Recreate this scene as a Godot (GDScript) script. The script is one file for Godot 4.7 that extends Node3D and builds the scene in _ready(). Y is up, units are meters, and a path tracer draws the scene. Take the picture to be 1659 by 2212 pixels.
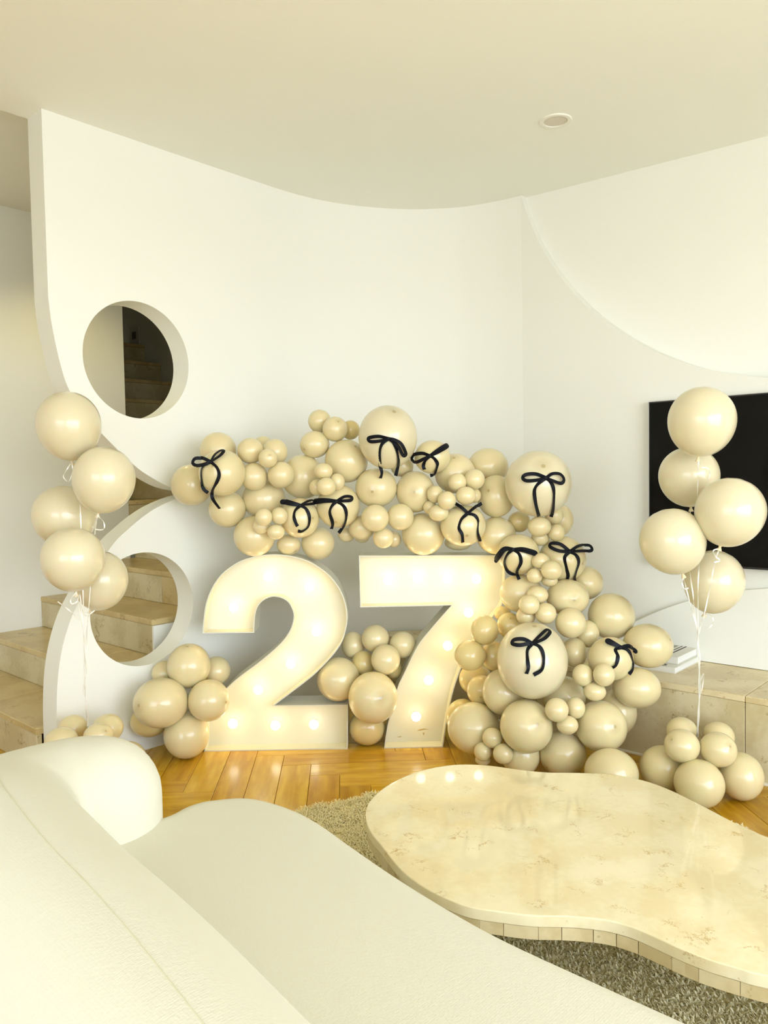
extends Node3D
# A white living room decorated for a birthday: a curved partition with round openings, marquee numerals, balloons.
# Room frame: U runs along the partition away from the camera, V across the room towards the windows.

const ROOM_TURN := 42.5
var U := Vector3.ZERO
var V := Vector3.ZERO
var ROOM := Transform3D()
var used := {}
var M := {}
var rng := RandomNumberGenerator.new()


# ---------- naming and grouping ----------
func numbered(called: String) -> String:
	var k: int = used.get(called, 0)
	used[called] = k + 1
	return called if k == 0 else "%s_%03d" % [called, k]


func tag(o: Node3D, label: String, category: String, group := "") -> Node3D:
	o.set_meta("label", label)
	o.set_meta("category", category)
	if group != "":
		o.set_meta("group", group)
	return o


func thing(called: String, label: String, category: String, at := Vector3.ZERO, group := "") -> Node3D:
	var o := Node3D.new()
	o.name = numbered(called)
	add_child(o)
	o.position = at
	return tag(o, label, category, group)


func obj(called: String, mesh: Mesh, mat: Material, parent: Node3D = null, at := Vector3.ZERO) -> MeshInstance3D:
	var o := MeshInstance3D.new()
	o.name = called if parent else numbered(called)
	o.mesh = mesh
	o.material_override = mat
	if parent:
		parent.add_child(o, true)
	else:
		add_child(o)
	o.position = at
	return o


func structure(called: String, mesh: Mesh, mat: Material, label := "") -> MeshInstance3D:
	var o := obj(called, mesh, mat)
	o.set_meta("kind", "structure")
	if label != "":
		o.set_meta("label", label)
	return o


# ---------- mesh making: triangle soups, counter-clockwise from outside ----------
func quad(t: PackedVector3Array, a: Vector3, b: Vector3, c: Vector3, d: Vector3) -> void:
	t.append_array([a, b, c, a, c, d])


func finish(t: PackedVector3Array, crease := 35.0, uv_scale := 0.0, uv_offset := Vector2.ZERO) -> ArrayMesh:
	# normals smoothed where faces meet at less than the crease angle
	var n := t.size()
	var volume := 0.0
	for i in range(0, n, 3):
		volume += (t[i] - t[0]).dot((t[i + 1] - t[0]).cross(t[i + 2] - t[0]))
	if volume < 0.0:
		for i in range(0, n, 3):
			var swap := t[i + 1]
			t[i + 1] = t[i + 2]
			t[i + 2] = swap
	var face := PackedVector3Array()
	var at := {}
	for i in range(0, n, 3):
		var c := (t[i + 1] - t[i]).cross(t[i + 2] - t[i])
		face.append(c)
		for k in 3:
			var key := Vector3i((t[i + k] * 20000.0).round())
			if not at.has(key):
				at[key] = []
			at[key].append(i / 3)
	var lim := cos(deg_to_rad(crease))
	var vs := PackedVector3Array()
	var ns := PackedVector3Array()
	var uvs := PackedVector2Array()
	for i in range(0, n, 3):
		var f := face[i / 3]
		if f.length() < 1e-12:
			continue
		var fn := f.normalized()
		for k in [0, 2, 1]:
			var p := t[i + k]
			var s := Vector3.ZERO
			for j in at[Vector3i((p * 20000.0).round())]:
				var g := face[j]
				var l := g.length()
				if l > 1e-12 and g.dot(fn) / l >= lim:
					s += g
			vs.append(p)
			ns.append(s.normalized() if s.length() > 1e-14 else fn)
			if uv_scale > 0.0:
				var a := fn.abs()
				var q := Vector2(p.x, p.z) if a.y > a.x and a.y > a.z else (Vector2(p.x, p.y) if a.z > a.x else Vector2(p.z, p.y))
				uvs.append(q * uv_scale + uv_offset)
	var arr := []
	arr.resize(Mesh.ARRAY_MAX)
	arr[Mesh.ARRAY_VERTEX] = vs
	arr[Mesh.ARRAY_NORMAL] = ns
	if uv_scale > 0.0:
		arr[Mesh.ARRAY_TEX_UV] = uvs
	var m := ArrayMesh.new()
	m.add_surface_from_arrays(Mesh.PRIMITIVE_TRIANGLES, arr)
	return m


func moved(t: PackedVector3Array, x: Transform3D) -> PackedVector3Array:
	return x * t


func box(t: PackedVector3Array, lo: Vector3, hi: Vector3, bevel := 0.0) -> void:
	# a box with chamfered edges
	var b := minf(bevel, minf(hi.x - lo.x, minf(hi.y - lo.y, hi.z - lo.z)) * 0.49)
	if b <= 0.0:
		var p := func(i: int) -> Vector3: return Vector3(hi.x if i & 1 else lo.x, hi.y if i & 2 else lo.y, hi.z if i & 4 else lo.z)
		for f in [[0, 2, 3, 1], [4, 5, 7, 6], [0, 4, 6, 2], [1, 3, 7, 5], [0, 1, 5, 4], [2, 6, 7, 3]]:
			quad(t, p.call(f[0]), p.call(f[1]), p.call(f[2]), p.call(f[3]))
		return
	# rings of a chamfered box, bottom to top
	var ring := func(inset: float, y: float) -> PackedVector3Array:
		var x0: float = lo.x + inset
		var x1: float = hi.x - inset
		var z0: float = lo.z + inset
		var z1: float = hi.z - inset
		var c := b if inset < b * 0.5 else 0.0
		return PackedVector3Array([Vector3(x0 + c, y, z0), Vector3(x0, y, z0 + c), Vector3(x0, y, z1 - c), Vector3(x0 + c, y, z1), Vector3(x1 - c, y, z1), Vector3(x1, y, z1 - c), Vector3(x1, y, z0 + c), Vector3(x1 - c, y, z0)])
	var rings := [ring.call(b, lo.y), ring.call(0.0, lo.y + b), ring.call(0.0, hi.y - b), ring.call(b, hi.y)]
	loft(t, rings)
	var lo_r: PackedVector3Array = rings[0]
	var hi_r: PackedVector3Array = rings[3]
	quad(t, lo_r[0], lo_r[6], lo_r[4], lo_r[2])
	quad(t, hi_r[0], hi_r[2], hi_r[4], hi_r[6])


func loft(t: PackedVector3Array, rings: Array) -> void:
	# closed rings running counter-clockwise seen from above the last ring... faces look outwards
	for k in rings.size() - 1:
		var a: PackedVector3Array = rings[k]
		var b: PackedVector3Array = rings[k + 1]
		var n := a.size()
		for i in n:
			var j := (i + 1) % n
			quad(t, a[i], a[j], b[j], b[i])


func cap(t: PackedVector3Array, ring: PackedVector3Array, flat: PackedVector2Array, flip := false) -> void:
	var ix := Geometry2D.triangulate_polygon(flat)
	var want := ring_normal(ring) * (-1.0 if flip else 1.0)
	for i in range(0, ix.size(), 3):
		var a := ring[ix[i]]
		var b := ring[ix[i + 1]]
		var c := ring[ix[i + 2]]
		if (b - a).cross(c - a).dot(want) >= 0.0:
			t.append_array([a, b, c])
		else:
			t.append_array([a, c, b])


func ring_normal(r: PackedVector3Array) -> Vector3:
	var s := Vector3.ZERO
	for i in r.size():
		s += r[i].cross(r[(i + 1) % r.size()])
	return s.normalized()


func curve(p: Array, closed := false, per := 6) -> PackedVector2Array:
	var out := PackedVector2Array()
	var n := p.size()
	var last := n if closed else n - 1
	for i in last:
		var a: Vector2 = p[(i - 1 + n) % n] if closed or i > 0 else p[0] * 2.0 - p[1]
		var b: Vector2 = p[i]
		var c: Vector2 = p[(i + 1) % n]
		var d: Vector2 = p[(i + 2) % n] if closed or i < n - 2 else p[n - 1] * 2.0 - p[n - 2]
		for k in per:
			out.append(b.cubic_interpolate(c, a, d, float(k) / per))
	if not closed:
		out.append(p[n - 1])
	return out


func curve3(p: Array, per := 8) -> PackedVector3Array:
	var out := PackedVector3Array()
	var n := p.size()
	for i in n - 1:
		var a: Vector3 = p[i - 1] if i > 0 else p[0] * 2.0 - p[1]
		var d: Vector3 = p[i + 2] if i < n - 2 else p[n - 1] * 2.0 - p[n - 2]
		for k in per:
			out.append(p[i].cubic_interpolate(p[i + 1], a, d, float(k) / per))
	out.append(p[n - 1])
	return out


func outline(segments: Array, per := 5) -> PackedVector2Array:
	# curves that meet at corners; straight where a segment has two points. Returned counter-clockwise
	var out := PackedVector2Array()
	for s in segments:
		var c := PackedVector2Array(s) if s.size() == 2 else curve(s, false, per)
		for i in c.size() - 1:
			out.append(c[i])
	if Geometry2D.is_polygon_clockwise(out):
		out.reverse()
	return out


func inset(p: PackedVector2Array, by: float) -> PackedVector2Array:
	# every corner moved inwards along its miter
	var out := PackedVector2Array()
	var n := p.size()
	var ccw := not Geometry2D.is_polygon_clockwise(p)
	for i in n:
		var e0 := (p[i] - p[(i - 1 + n) % n]).normalized()
		var e1 := (p[(i + 1) % n] - p[i]).normalized()
		var n0 := Vector2(-e0.y, e0.x)
		var n1 := Vector2(-e1.y, e1.x)
		var m := (n0 + n1).normalized()
		var l := by / maxf(m.dot(n0), 0.4)
		out.append(p[i] + m * (l if ccw else -l))
	return out


func slab(t: PackedVector3Array, plan: PackedVector2Array, y0: float, y1: float, round_top := 0.0, round_bottom := 0.0, steps := 4) -> void:
	# an upright slab over a plan outline in (x, z), with rounded edges
	var p := plan.duplicate()
	if not Geometry2D.is_polygon_clockwise(p):
		p.reverse()
	var rings := []
	var lift := func(q: PackedVector2Array, y: float) -> PackedVector3Array:
		var r := PackedVector3Array()
		for c in q:
			r.append(Vector3(c.x, y, c.y))
		return r
	if round_bottom > 0.0:
		for k in steps:
			var a := PI / 2.0 * k / steps
			rings.append(lift.call(inset(p, round_bottom * (1.0 - sin(a))), y0 + round_bottom * (1.0 - cos(a))))
	rings.append(lift.call(p, y0 + round_bottom))
	rings.append(lift.call(p, y1 - round_top))
	if round_top > 0.0:
		for k in range(1, steps + 1):
			var a := PI / 2.0 * k / steps
			rings.append(lift.call(inset(p, round_top * (1.0 - cos(a))), y1 - round_top * (1.0 - sin(a))))
	loft(t, rings)
	var low: PackedVector3Array = rings[0]
	var top: PackedVector3Array = rings[-1]
	cap(t, top, inset(p, round_top), ring_normal(top).y < 0.0)
	cap(t, low, inset(p, round_bottom), ring_normal(low).y > 0.0)


func prism(t: PackedVector3Array, shape: PackedVector2Array, x: Transform3D, depth: float) -> void:
	# a shape in the x-y plane of the frame, reaching from z = 0 to z = -depth
	var p := shape.duplicate()
	if Geometry2D.is_polygon_clockwise(p):
		p.reverse()
	var a := PackedVector3Array()
	var b := PackedVector3Array()
	for c in p:
		a.append(x * Vector3(c.x, c.y, 0.0))
		b.append(x * Vector3(c.x, c.y, -depth))
	loft(t, [b, a])
	cap(t, a, p)
	cap(t, b, p, true)


func tube(t: PackedVector3Array, path: PackedVector3Array, r: float, sides := 8) -> void:
	var rings := []
	var up := Vector3.UP
	for i in path.size():
		var d := (path[mini(i + 1, path.size() - 1)] - path[maxi(i - 1, 0)]).normalized()
		var s := d.cross(up if absf(d.dot(up)) < 0.95 else Vector3.RIGHT).normalized()
		var w := d.cross(s)
		var ring := PackedVector3Array()
		for k in sides:
			var a := TAU * k / sides
			ring.append(path[i] + (s * cos(a) + w * sin(a)) * r)
		rings.append(ring)
	loft(t, rings)


func lathe(t: PackedVector3Array, profile: Array, x := Transform3D(), sides := 32) -> void:
	# profile of (radius, height), bottom to top
	var rings := []
	for p in profile:
		var ring := PackedVector3Array()
		for k in sides:
			var a := -TAU * k / sides
			ring.append(x * Vector3(p.x * cos(a), p.y, p.x * sin(a)))
		rings.append(ring)
	loft(t, rings)


func strip(t: PackedVector3Array, path: PackedVector3Array, face: PackedVector3Array, width: float, thick := 0.0008) -> void:
	# a ribbon along a path; face gives the direction that its flat side looks
	var rings := []
	for i in path.size():
		var d := (path[mini(i + 1, path.size() - 1)] - path[maxi(i - 1, 0)]).normalized()
		var n := (face[i] - d * face[i].dot(d)).normalized()
		var s := d.cross(n) * width * 0.5
		var h := n * thick * 0.5
		rings.append(PackedVector3Array([path[i] + s + h, path[i] - s + h, path[i] - s - h, path[i] + s - h]))
	loft(t, rings)
	quad(t, rings[0][3], rings[0][2], rings[0][1], rings[0][0])
	quad(t, rings[-1][0], rings[-1][1], rings[-1][2], rings[-1][3])


# ---------- materials ----------
func plainmat(c: Color, rough := 0.6, spec := 0.5) -> StandardMaterial3D:
	var m := StandardMaterial3D.new()
	m.albedo_color = c.linear_to_srgb()
	m.roughness = rough
	m.metallic_specular = spec
	return m


func noise(frequency: float, octaves := 4, kind := FastNoiseLite.FRACTAL_FBM, sd := 1) -> FastNoiseLite:
	var f := FastNoiseLite.new()
	f.noise_type = FastNoiseLite.TYPE_SIMPLEX_SMOOTH
	f.frequency = frequency
	f.fractal_type = kind
	f.fractal_octaves = octaves
	f.seed = sd
	return f


func ramp_texture(f: FastNoiseLite, colors: Array, stops: Array, size := 512) -> ImageTexture:
	var im := f.get_seamless_image(size, size)
	var g := Gradient.new()
	g.offsets = PackedFloat32Array(stops)
	g.colors = PackedColorArray(colors)
	var out := Image.create(size, size, false, Image.FORMAT_RGB8)
	var table := []
	for i in 256:
		table.append(g.sample(i / 255.0))
	for y in size:
		for x in size:
			out.set_pixel(x, y, table[int(im.get_pixel(x, y).r * 255.0)])
	return ImageTexture.create_from_image(out)


func stone_texture(base: Color, dark: Color, vein: Color, sd: int, size := 768, vein_share := 0.6) -> ImageTexture:
	# clouded limestone: broad clouds, fine speckle, broken thin veins and small pits
	var cloud := noise(0.006, 4, FastNoiseLite.FRACTAL_FBM, sd).get_seamless_image(size, size)
	var speck := noise(0.06, 3, FastNoiseLite.FRACTAL_FBM, sd + 1).get_seamless_image(size, size)
	var fn := noise(0.009, 5, FastNoiseLite.FRACTAL_FBM, sd + 2)
	fn.domain_warp_enabled = true
	fn.domain_warp_amplitude = 40.0
	var line := fn.get_seamless_image(size, size)
	var mask := noise(0.012, 2, FastNoiseLite.FRACTAL_FBM, sd + 3).get_seamless_image(size, size)
	var out := Image.create(size, size, false, Image.FORMAT_RGB8)
	for y in size:
		for x in size:
			var c := cloud.get_pixel(x, y).r
			var s := speck.get_pixel(x, y).r
			var l := absf(line.get_pixel(x, y).r - 0.5)
			var k := smoothstep(0.5, 0.72, mask.get_pixel(x, y).r)
			var col := dark.lerp(base, smoothstep(0.25, 0.7, c * 0.75 + s * 0.25))
			col = col.lerp(vein, vein_share * k * (1.0 - smoothstep(0.0, 0.02, l)))
			if s > 0.86:
				col = col.lerp(vein, 0.35)
			out.set_pixel(x, y, col)
	return ImageTexture.create_from_image(out)


func wood_texture(light: Color, dark: Color, sd: int) -> ImageTexture:
	# grain along x: stretched noise with a broader figure
	var w := 512
	var h := 256
	var f := noise(0.01, 4, FastNoiseLite.FRACTAL_FBM, sd)
	var g := noise(0.035, 3, FastNoiseLite.FRACTAL_FBM, sd + 9)
	var out := Image.create(w, h, false, Image.FORMAT_RGB8)
	for y in h:
		for x in w:
			var wob := f.get_noise_2d(x * 0.5, y * 2.0) * 16.0
			var ring := 0.5 + 0.5 * sin((y + wob) * 0.22)
			var fine := 0.5 + 0.5 * g.get_noise_2d(x * 0.12, y * 3.0)
			var k := clampf(ring * 0.35 + fine * 0.8 - 0.1, 0.0, 1.0)
			out.set_pixel(x, y, dark.lerp(light, k))
	return ImageTexture.create_from_image(out)


func weave_texture() -> ImageTexture:
	var s := 256
	var f := noise(0.09, 3, FastNoiseLite.FRACTAL_FBM, 71).get_seamless_image(s, s)
	var out := Image.create(s, s, false, Image.FORMAT_RGB8)
	for y in s:
		for x in s:
			var a := 0.5 + 0.5 * sin(x * TAU / 8.0) * sin(y * TAU / 8.0)
			var v := clampf(0.35 * a + 0.65 * f.get_pixel(x, y).r, 0.0, 1.0)
			out.set_pixel(x, y, Color(v, v, v))
	return ImageTexture.create_from_image(out)


# ---------- balloons ----------
func balloon_mesh(rx: float, ry: float, axis: Vector3, eye: Vector3, pear := 0.0) -> ArrayMesh:
	# a lathed balloon: round crown with a thicker, darker spot, tapering to a short neck; slightly oval across the line of sight
	var f := eye.normalized()
	var r := Vector3.UP.cross(f).normalized()
	var up := f.cross(r)
	var a := axis.normalized()
	var turn := Basis(Quaternion(Vector3.UP, a)) if absf(a.y) < 0.9999 else Basis()
	var sides := 40
	var rows := 26
	var vs := PackedVector3Array()
	var cs := PackedColorArray()
	var ix := PackedInt32Array()
	var body := Color(1, 1, 1)
	var spot := Color(0.62, 0.56, 0.42)
	for j in rows + 1:
		var th := PI * j / rows
		if j == 1:
			th = 0.045
		elif j == 2:
			th = 0.085
		var y := cos(th)
		var rad := sin(th)
		if y < 0.0:
			y *= 1.0 + pear
			rad *= 1.0 - pear * 0.55 * pow(1.0 - sin(th), 1.0)
		for i in sides + 1:
			var ph := TAU * i / sides
			var p := turn * Vector3(rad * cos(ph), y, rad * sin(ph))
			var q := r * p.dot(r) * rx + up * p.dot(up) * ry + f * p.dot(f) * (rx + ry) * 0.5
			vs.append(q)
			cs.append(spot if j <= 1 else (body.lerp(spot, 0.35) if j == 2 else body))
	for j in rows:
		for i in sides:
			var k := j * (sides + 1) + i
			ix.append_array([k, k + sides + 1, k + 1, k + 1, k + sides + 1, k + sides + 2])
	# normals from the surface itself
	var ns := PackedVector3Array()
	ns.resize(vs.size())
	for k in range(0, ix.size(), 3):
		var n := (vs[ix[k + 1]] - vs[ix[k]]).cross(vs[ix[k + 2]] - vs[ix[k]])
		if n.dot(vs[ix[k]]) < 0.0:
			n = -n
		for m in 3:
			ns[ix[k + m]] += n
	for j in rows + 1:   # the seam and the poles share their normals
		var a0 := j * (sides + 1)
		var s := ns[a0] + ns[a0 + sides]
		ns[a0] = s
		ns[a0 + sides] = s
		if j == 0 or j == rows:
			for i in sides + 1:
				ns[a0 + i] = vs[a0 + i]
	for k in ns.size():
		ns[k] = ns[k].normalized()
	# front faces run clockwise
	for k in range(0, ix.size(), 3):
		var n := (vs[ix[k + 1]] - vs[ix[k]]).cross(vs[ix[k + 2]] - vs[ix[k]])
		if n.dot(vs[ix[k]] + vs[ix[k + 1]]) > 0.0:
			var w := ix[k + 1]
			ix[k + 1] = ix[k + 2]
			ix[k + 2] = w
	var arr := []
	arr.resize(Mesh.ARRAY_MAX)
	arr[Mesh.ARRAY_VERTEX] = vs
	arr[Mesh.ARRAY_NORMAL] = ns
	arr[Mesh.ARRAY_COLOR] = cs
	arr[Mesh.ARRAY_INDEX] = ix
	var m := ArrayMesh.new()
	m.add_surface_from_arrays(Mesh.PRIMITIVE_TRIANGLES, arr)
	return m


func bal(at: Vector3, rx: float, ry: float, axis: Vector3, group: String, label: String, mat := "latex") -> void:
	var o := obj("balloon", balloon_mesh(rx, ry, axis, EYE - at), M[mat], null, at)
	tag(o, label, "balloon", group)


func helium(at: Vector3, rx: float, ry: float, axis: Vector3, group: String, label: String) -> void:
	# a floating balloon: crown upwards, neck and tied lip below
	var o := obj("balloon", balloon_mesh(rx, ry, axis, EYE - at, 0.1), M["latex_pale"], null, at)
	tag(o, label, "balloon", group)
	var t := PackedVector3Array()
	var a := -axis.normalized()
	var x := Transform3D(Basis(Quaternion(Vector3.UP, a)), a * ry * 1.085)
	lathe(t, [Vector2(0.0015, -0.008), Vector2(0.009, -0.004), Vector2(0.0055, 0.003), Vector2(0.004, 0.006), Vector2(0.006, 0.009), Vector2(0.0095, 0.018), Vector2(0.0098, 0.0195), Vector2(0.007, 0.019), Vector2(0.0015, 0.012)], x, 14)
	obj("knot", finish(t, 60.0), M["latex_knot"], o)


func bow(at: Vector3, r: float, label: String, knot: Vector2, strands: Array) -> void:
	# a satin ribbon bow lying on the front of a balloon; places are in balloon radii across and above its middle
	var f := (EYE - at).normalized()
	var rt := Vector3.UP.cross(f).normalized()
	var up := f.cross(rt)
	var o := thing("ribbon_bow", label, "bow", at, "black satin ribbon bows on the balloons")
	var names := ["loop", "loop", "tail", "tail"]
	for s in strands.size():
		var pts := curve([knot] + strands[s] + ([knot] if strands[s].size() > 3 and s < 2 else []), false, 6)
		var path := PackedVector3Array()
		var face := PackedVector3Array()
		for i in pts.size():
			var q := pts[i]
			var l := q.length()
			var z := sqrt(maxf(1.0 - l * l, 0.0)) if l < 0.97 else maxf(0.243 - (l - 0.97) * 0.25, 0.05)
			var p := rt * q.x + up * q.y + f * z
			var n := p.normalized() if l < 0.97 else (p.normalized() + f).normalized()
			var k := float(i) / (pts.size() - 1)
			var lift := 0.004 + (0.014 * sin(PI * k) if s < 2 else 0.003 * sin(9.0 * k) * k)
			path.append(p * r + n * lift)
			var tilt := 0.7 * sin(k * PI * 2.0 + s * 1.3) if s >= 2 else 0.55 * cos(k * PI)
			var d := (pts[mini(i + 1, pts.size() - 1)] - pts[maxi(i - 1, 0)]).normalized()
			var across := (rt * -d.y + up * d.x)
			face.append((n * cos(tilt) + across * sin(tilt)).normalized())
		var t := PackedVector3Array()
		strip(t, path, face, 0.0155)
		obj(names[s], finish(t, 50.0), M["ribbon"], o)
	var c := (rt * knot.x + up * knot.y + f * sqrt(maxf(1.0 - knot.length_squared(), 0.05))) * r
	var t := PackedVector3Array()
	box(t, Vector3(-0.008, -0.006, -0.003), Vector3(0.008, 0.006, 0.006), 0.003)
	obj("knot", finish(moved(t, Transform3D(Basis(rt, up, f), c + f * 0.006))), M["ribbon"], o)


func streamer(label: String, group: String, points: Array, curl: Array, width := 0.0045) -> void:
	# curling ribbon: a glossy band that turns about itself as it hangs, and its free curled end
	var o := thing("balloon_ribbon", label, "ribbon", points[0], group)
	for part in [["string", points], ["curl", curl]]:
		var path := curve3(part[1], 10)
		var face := PackedVector3Array()
		for i in path.size():
			var a = i * 0.21 + points[0].x * 40.0
			face.append(Vector3(sin(a), 0.15, cos(a)).normalized())
			path[i] -= points[0]
		var t := PackedVector3Array()
		strip(t, path, face, width, 0.0006)
		obj(part[0], finish(t, 50.0), M["curl"], o)


# ---------- marquee numerals ----------
func numeral(called: String, label: String, segments: Array, bulbs: Array, z: float, depth: float, sink: float, origin: Vector3) -> void:
	var p := outline(segments, 5)
	var q := inset(p, 0.005)
	var o := thing(called, label, "marquee numeral", origin)
	var ring := func(s: PackedVector2Array, at: float) -> PackedVector3Array:
		var r := PackedVector3Array()
		for c in s:
			r.append(Vector3(c.x - origin.x, c.y - origin.y, at - origin.z))
		return r
	var t := PackedVector3Array()
	loft(t, [ring.call(p, z - depth), ring.call(p, z), ring.call(q, z), ring.call(q, z - sink - 0.004)])
	obj("rim", finish(t, 30.0), M["numeral"], o)
	t = PackedVector3Array()
	cap(t, ring.call(q, z - sink), q)
	cap(t, ring.call(q, z - sink - 0.006), q, true)
	obj("face", finish(t, 30.0), M["numeral"], o)
	t = PackedVector3Array()
	cap(t, ring.call(p, z - depth), p, true)
	cap(t, ring.call(p, z - depth + 0.004), p)
	obj("back_panel", finish(t, 30.0), M["numeral"], o)
	var globe := PackedVector3Array()
	var prof := []
	for k in 17:
		var a := PI * k / 16.0
		prof.append(Vector2(maxf(0.0225 * sin(a), 0.0004), -0.0225 * cos(a)))
	lathe(globe, prof, Transform3D(Basis(Vector3.RIGHT, PI / 2.0)), 20)
	var bulb_mesh := finish(globe, 60.0)
	var sock := PackedVector3Array()
	lathe(sock, [Vector2(0.0005, 0.0), Vector2(0.015, 0.0), Vector2(0.015, 0.012), Vector2(0.012, 0.018), Vector2(0.0005, 0.018)], Transform3D(Basis(Vector3.RIGHT, PI / 2.0)), 18)
	var sock_mesh := finish(sock, 30.0)
	for b in bulbs:
		var at := Vector3(b.x, b.y, z - sink + 0.036) - origin
		var g := obj("bulb", bulb_mesh, M["bulb"], o, at)
		obj("socket", sock_mesh, M["socket"], g, Vector3(0, 0, -0.036))
		var l := OmniLight3D.new()
		l.name = "bulb_glow"
		l.light_color = Color(1.0, 0.84, 0.45)
		l.light_energy = BULB
		l.light_size = 0.02
		l.omni_range = 12.0
		l.omni_attenuation = 2.0
		l.shadow_enabled = true
		g.add_child(l, true)


# ---------- upholstery: a rounded wall of foam along a path, as surface nets ----------
func foam(path: PackedVector2Array, tops: PackedFloat32Array, r: float, y0: float, y1: float, rr: float, cell: float) -> ArrayMesh:
	var lo := Vector2(1e9, 1e9)
	var hi := -lo
	for p in path:
		lo = lo.min(p)
		hi = hi.max(p)
	lo -= Vector2.ONE * (r + cell * 2.0)
	hi += Vector2.ONE * (r + cell * 2.0)
	var nx := int((hi.x - lo.x) / cell) + 2
	var nz := int((hi.y - lo.y) / cell) + 2
	var by := y0 - cell * 2.0
	var ny := int((y1 - y0) / cell) + 6
	var flat := PackedFloat32Array()
	flat.resize(nx * nz)
	var crown := PackedFloat32Array()   # the height of the crown over each place
	crown.resize(nx * nz)
	for k in nz:
		for i in nx:
			var q := lo + Vector2(i, k) * cell
			var best := 1e9
			var sum := 0.0
			var weight := 0.0
			for s in path.size() - 1:
				var c := q.distance_squared_to(Geometry2D.get_closest_point_to_segment(q, path[s], path[s + 1]))
				best = minf(best, c)
				var w := 1.0 / (c * c + 1e-5)
				sum += w * tops[s]
				weight += w
			flat[k * nx + i] = sqrt(best) - r + rr
			crown[k * nx + i] = sum / weight
	var field := PackedFloat32Array()
	field.resize(nx * ny * nz)
	for k in nz:
		for j in ny:
			for i in nx:
				var y1k := crown[k * nx + i]
				var b := absf(by + j * cell - (y0 + y1k) * 0.5) - (y1k - y0) * 0.5 + rr
				var a := flat[k * nx + i]
				field[(k * ny + j) * nx + i] = Vector2(maxf(a, 0.0), maxf(b, 0.0)).length() + minf(maxf(a, b), 0.0) - rr
	var at := {}
	var vs := PackedVector3Array()
	var ns := PackedVector3Array()
	var uvs := PackedVector2Array()
	var corners := [Vector3i(0, 0, 0), Vector3i(1, 0, 0), Vector3i(0, 1, 0), Vector3i(1, 1, 0), Vector3i(0, 0, 1), Vector3i(1, 0, 1), Vector3i(0, 1, 1), Vector3i(1, 1, 1)]
	var edges := [[0, 1], [2, 3], [4, 5], [6, 7], [0, 2], [1, 3], [4, 6], [5, 7], [0, 4], [1, 5], [2, 6], [3, 7]]
	var f := PackedFloat32Array()
	f.resize(8)
	for k in nz - 1:
		for j in ny - 1:
			for i in nx - 1:
				var base := (k * ny + j) * nx + i
				var c0 := field[base]
				if absf(c0) > cell * 2.0:
					continue
				var neg := 0
				for c in 8:
					var o: Vector3i = corners[c]
					f[c] = field[base + (o.z * ny + o.y) * nx + o.x]
					if f[c] < 0.0:
						neg += 1
				if neg == 0 or neg == 8:
					continue
				var s := Vector3.ZERO
				var n := 0
				for e in edges:
					var a := f[e[0]]
					var b := f[e[1]]
					if (a < 0.0) != (b < 0.0):
						s += Vector3(corners[e[0]]).lerp(Vector3(corners[e[1]]), a / (a - b))
						n += 1
				var g := Vector3(f[1] + f[3] + f[5] + f[7] - f[0] - f[2] - f[4] - f[6], f[2] + f[3] + f[6] + f[7] - f[0] - f[1] - f[4] - f[5], f[4] + f[5] + f[6] + f[7] - f[0] - f[1] - f[2] - f[3])
				at[base] = vs.size()
				var p := Vector3(lo.x, by, lo.y) + (Vector3(i, j, k) + s / n) * cell
				vs.append(p)
				ns.append(g.normalized())
				uvs.append(Vector2(p.x + p.y, p.z + p.y))
	var ix := PackedInt32Array()
	var step := [1, nx, nx * ny]
	for base in at:
		for d in 3:
			var e: int = step[(d + 1) % 3]
			var h: int = step[(d + 2) % 3]
			# the edge from this corner along d, crossed by the surface
			var a := field[base]
			var b := field[base + step[d]]
			if (a < 0.0) == (b < 0.0):
				continue
			if not (at.has(base - e) and at.has(base - h) and at.has(base - e - h)):
				continue
			var q := [at[base], at[base - e], at[base - e - h], at[base - h]]
			if a < 0.0:
				ix.append_array([q[0], q[2], q[1], q[0], q[3], q[2]])
			else:
				ix.append_array([q[0], q[1], q[2], q[0], q[2], q[3]])
	var arr := []
	arr.resize(Mesh.ARRAY_MAX)
	arr[Mesh.ARRAY_VERTEX] = vs
	arr[Mesh.ARRAY_NORMAL] = ns
	arr[Mesh.ARRAY_TEX_UV] = uvs
	arr[Mesh.ARRAY_INDEX] = ix
	var m := ArrayMesh.new()
	m.add_surface_from_arrays(Mesh.PRIMITIVE_TRIANGLES, arr)
	return m


func room_box(t: PackedVector3Array, u0: float, u1: float, y0: float, y1: float, v0: float, v1: float, bevel := 0.0) -> void:
	box(t, Vector3(u0, y0, v0), Vector3(u1, y1, v1), bevel)


func in_room(o: Node3D) -> Node3D:
	o.transform = ROOM * o.transform
	return o


func room_struct(called: String, t: PackedVector3Array, mat: Material, label := "", crease := 35.0) -> MeshInstance3D:
	var o := structure(called, finish(t, crease), mat, label)
	in_room(o)
	return o


func window_light(called: String, energy: float, size: Vector2, at: Vector3, towards: Vector3, tint: Color) -> void:
	var l := AreaLight3D.new()
	l.name = called
	l.area_size = size
	l.light_energy = energy
	l.light_color = tint
	l.area_range = 30.0
	l.shadow_enabled = true
	add_child(l)
	l.look_at_from_position(at, at + towards, Vector3.UP)


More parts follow.
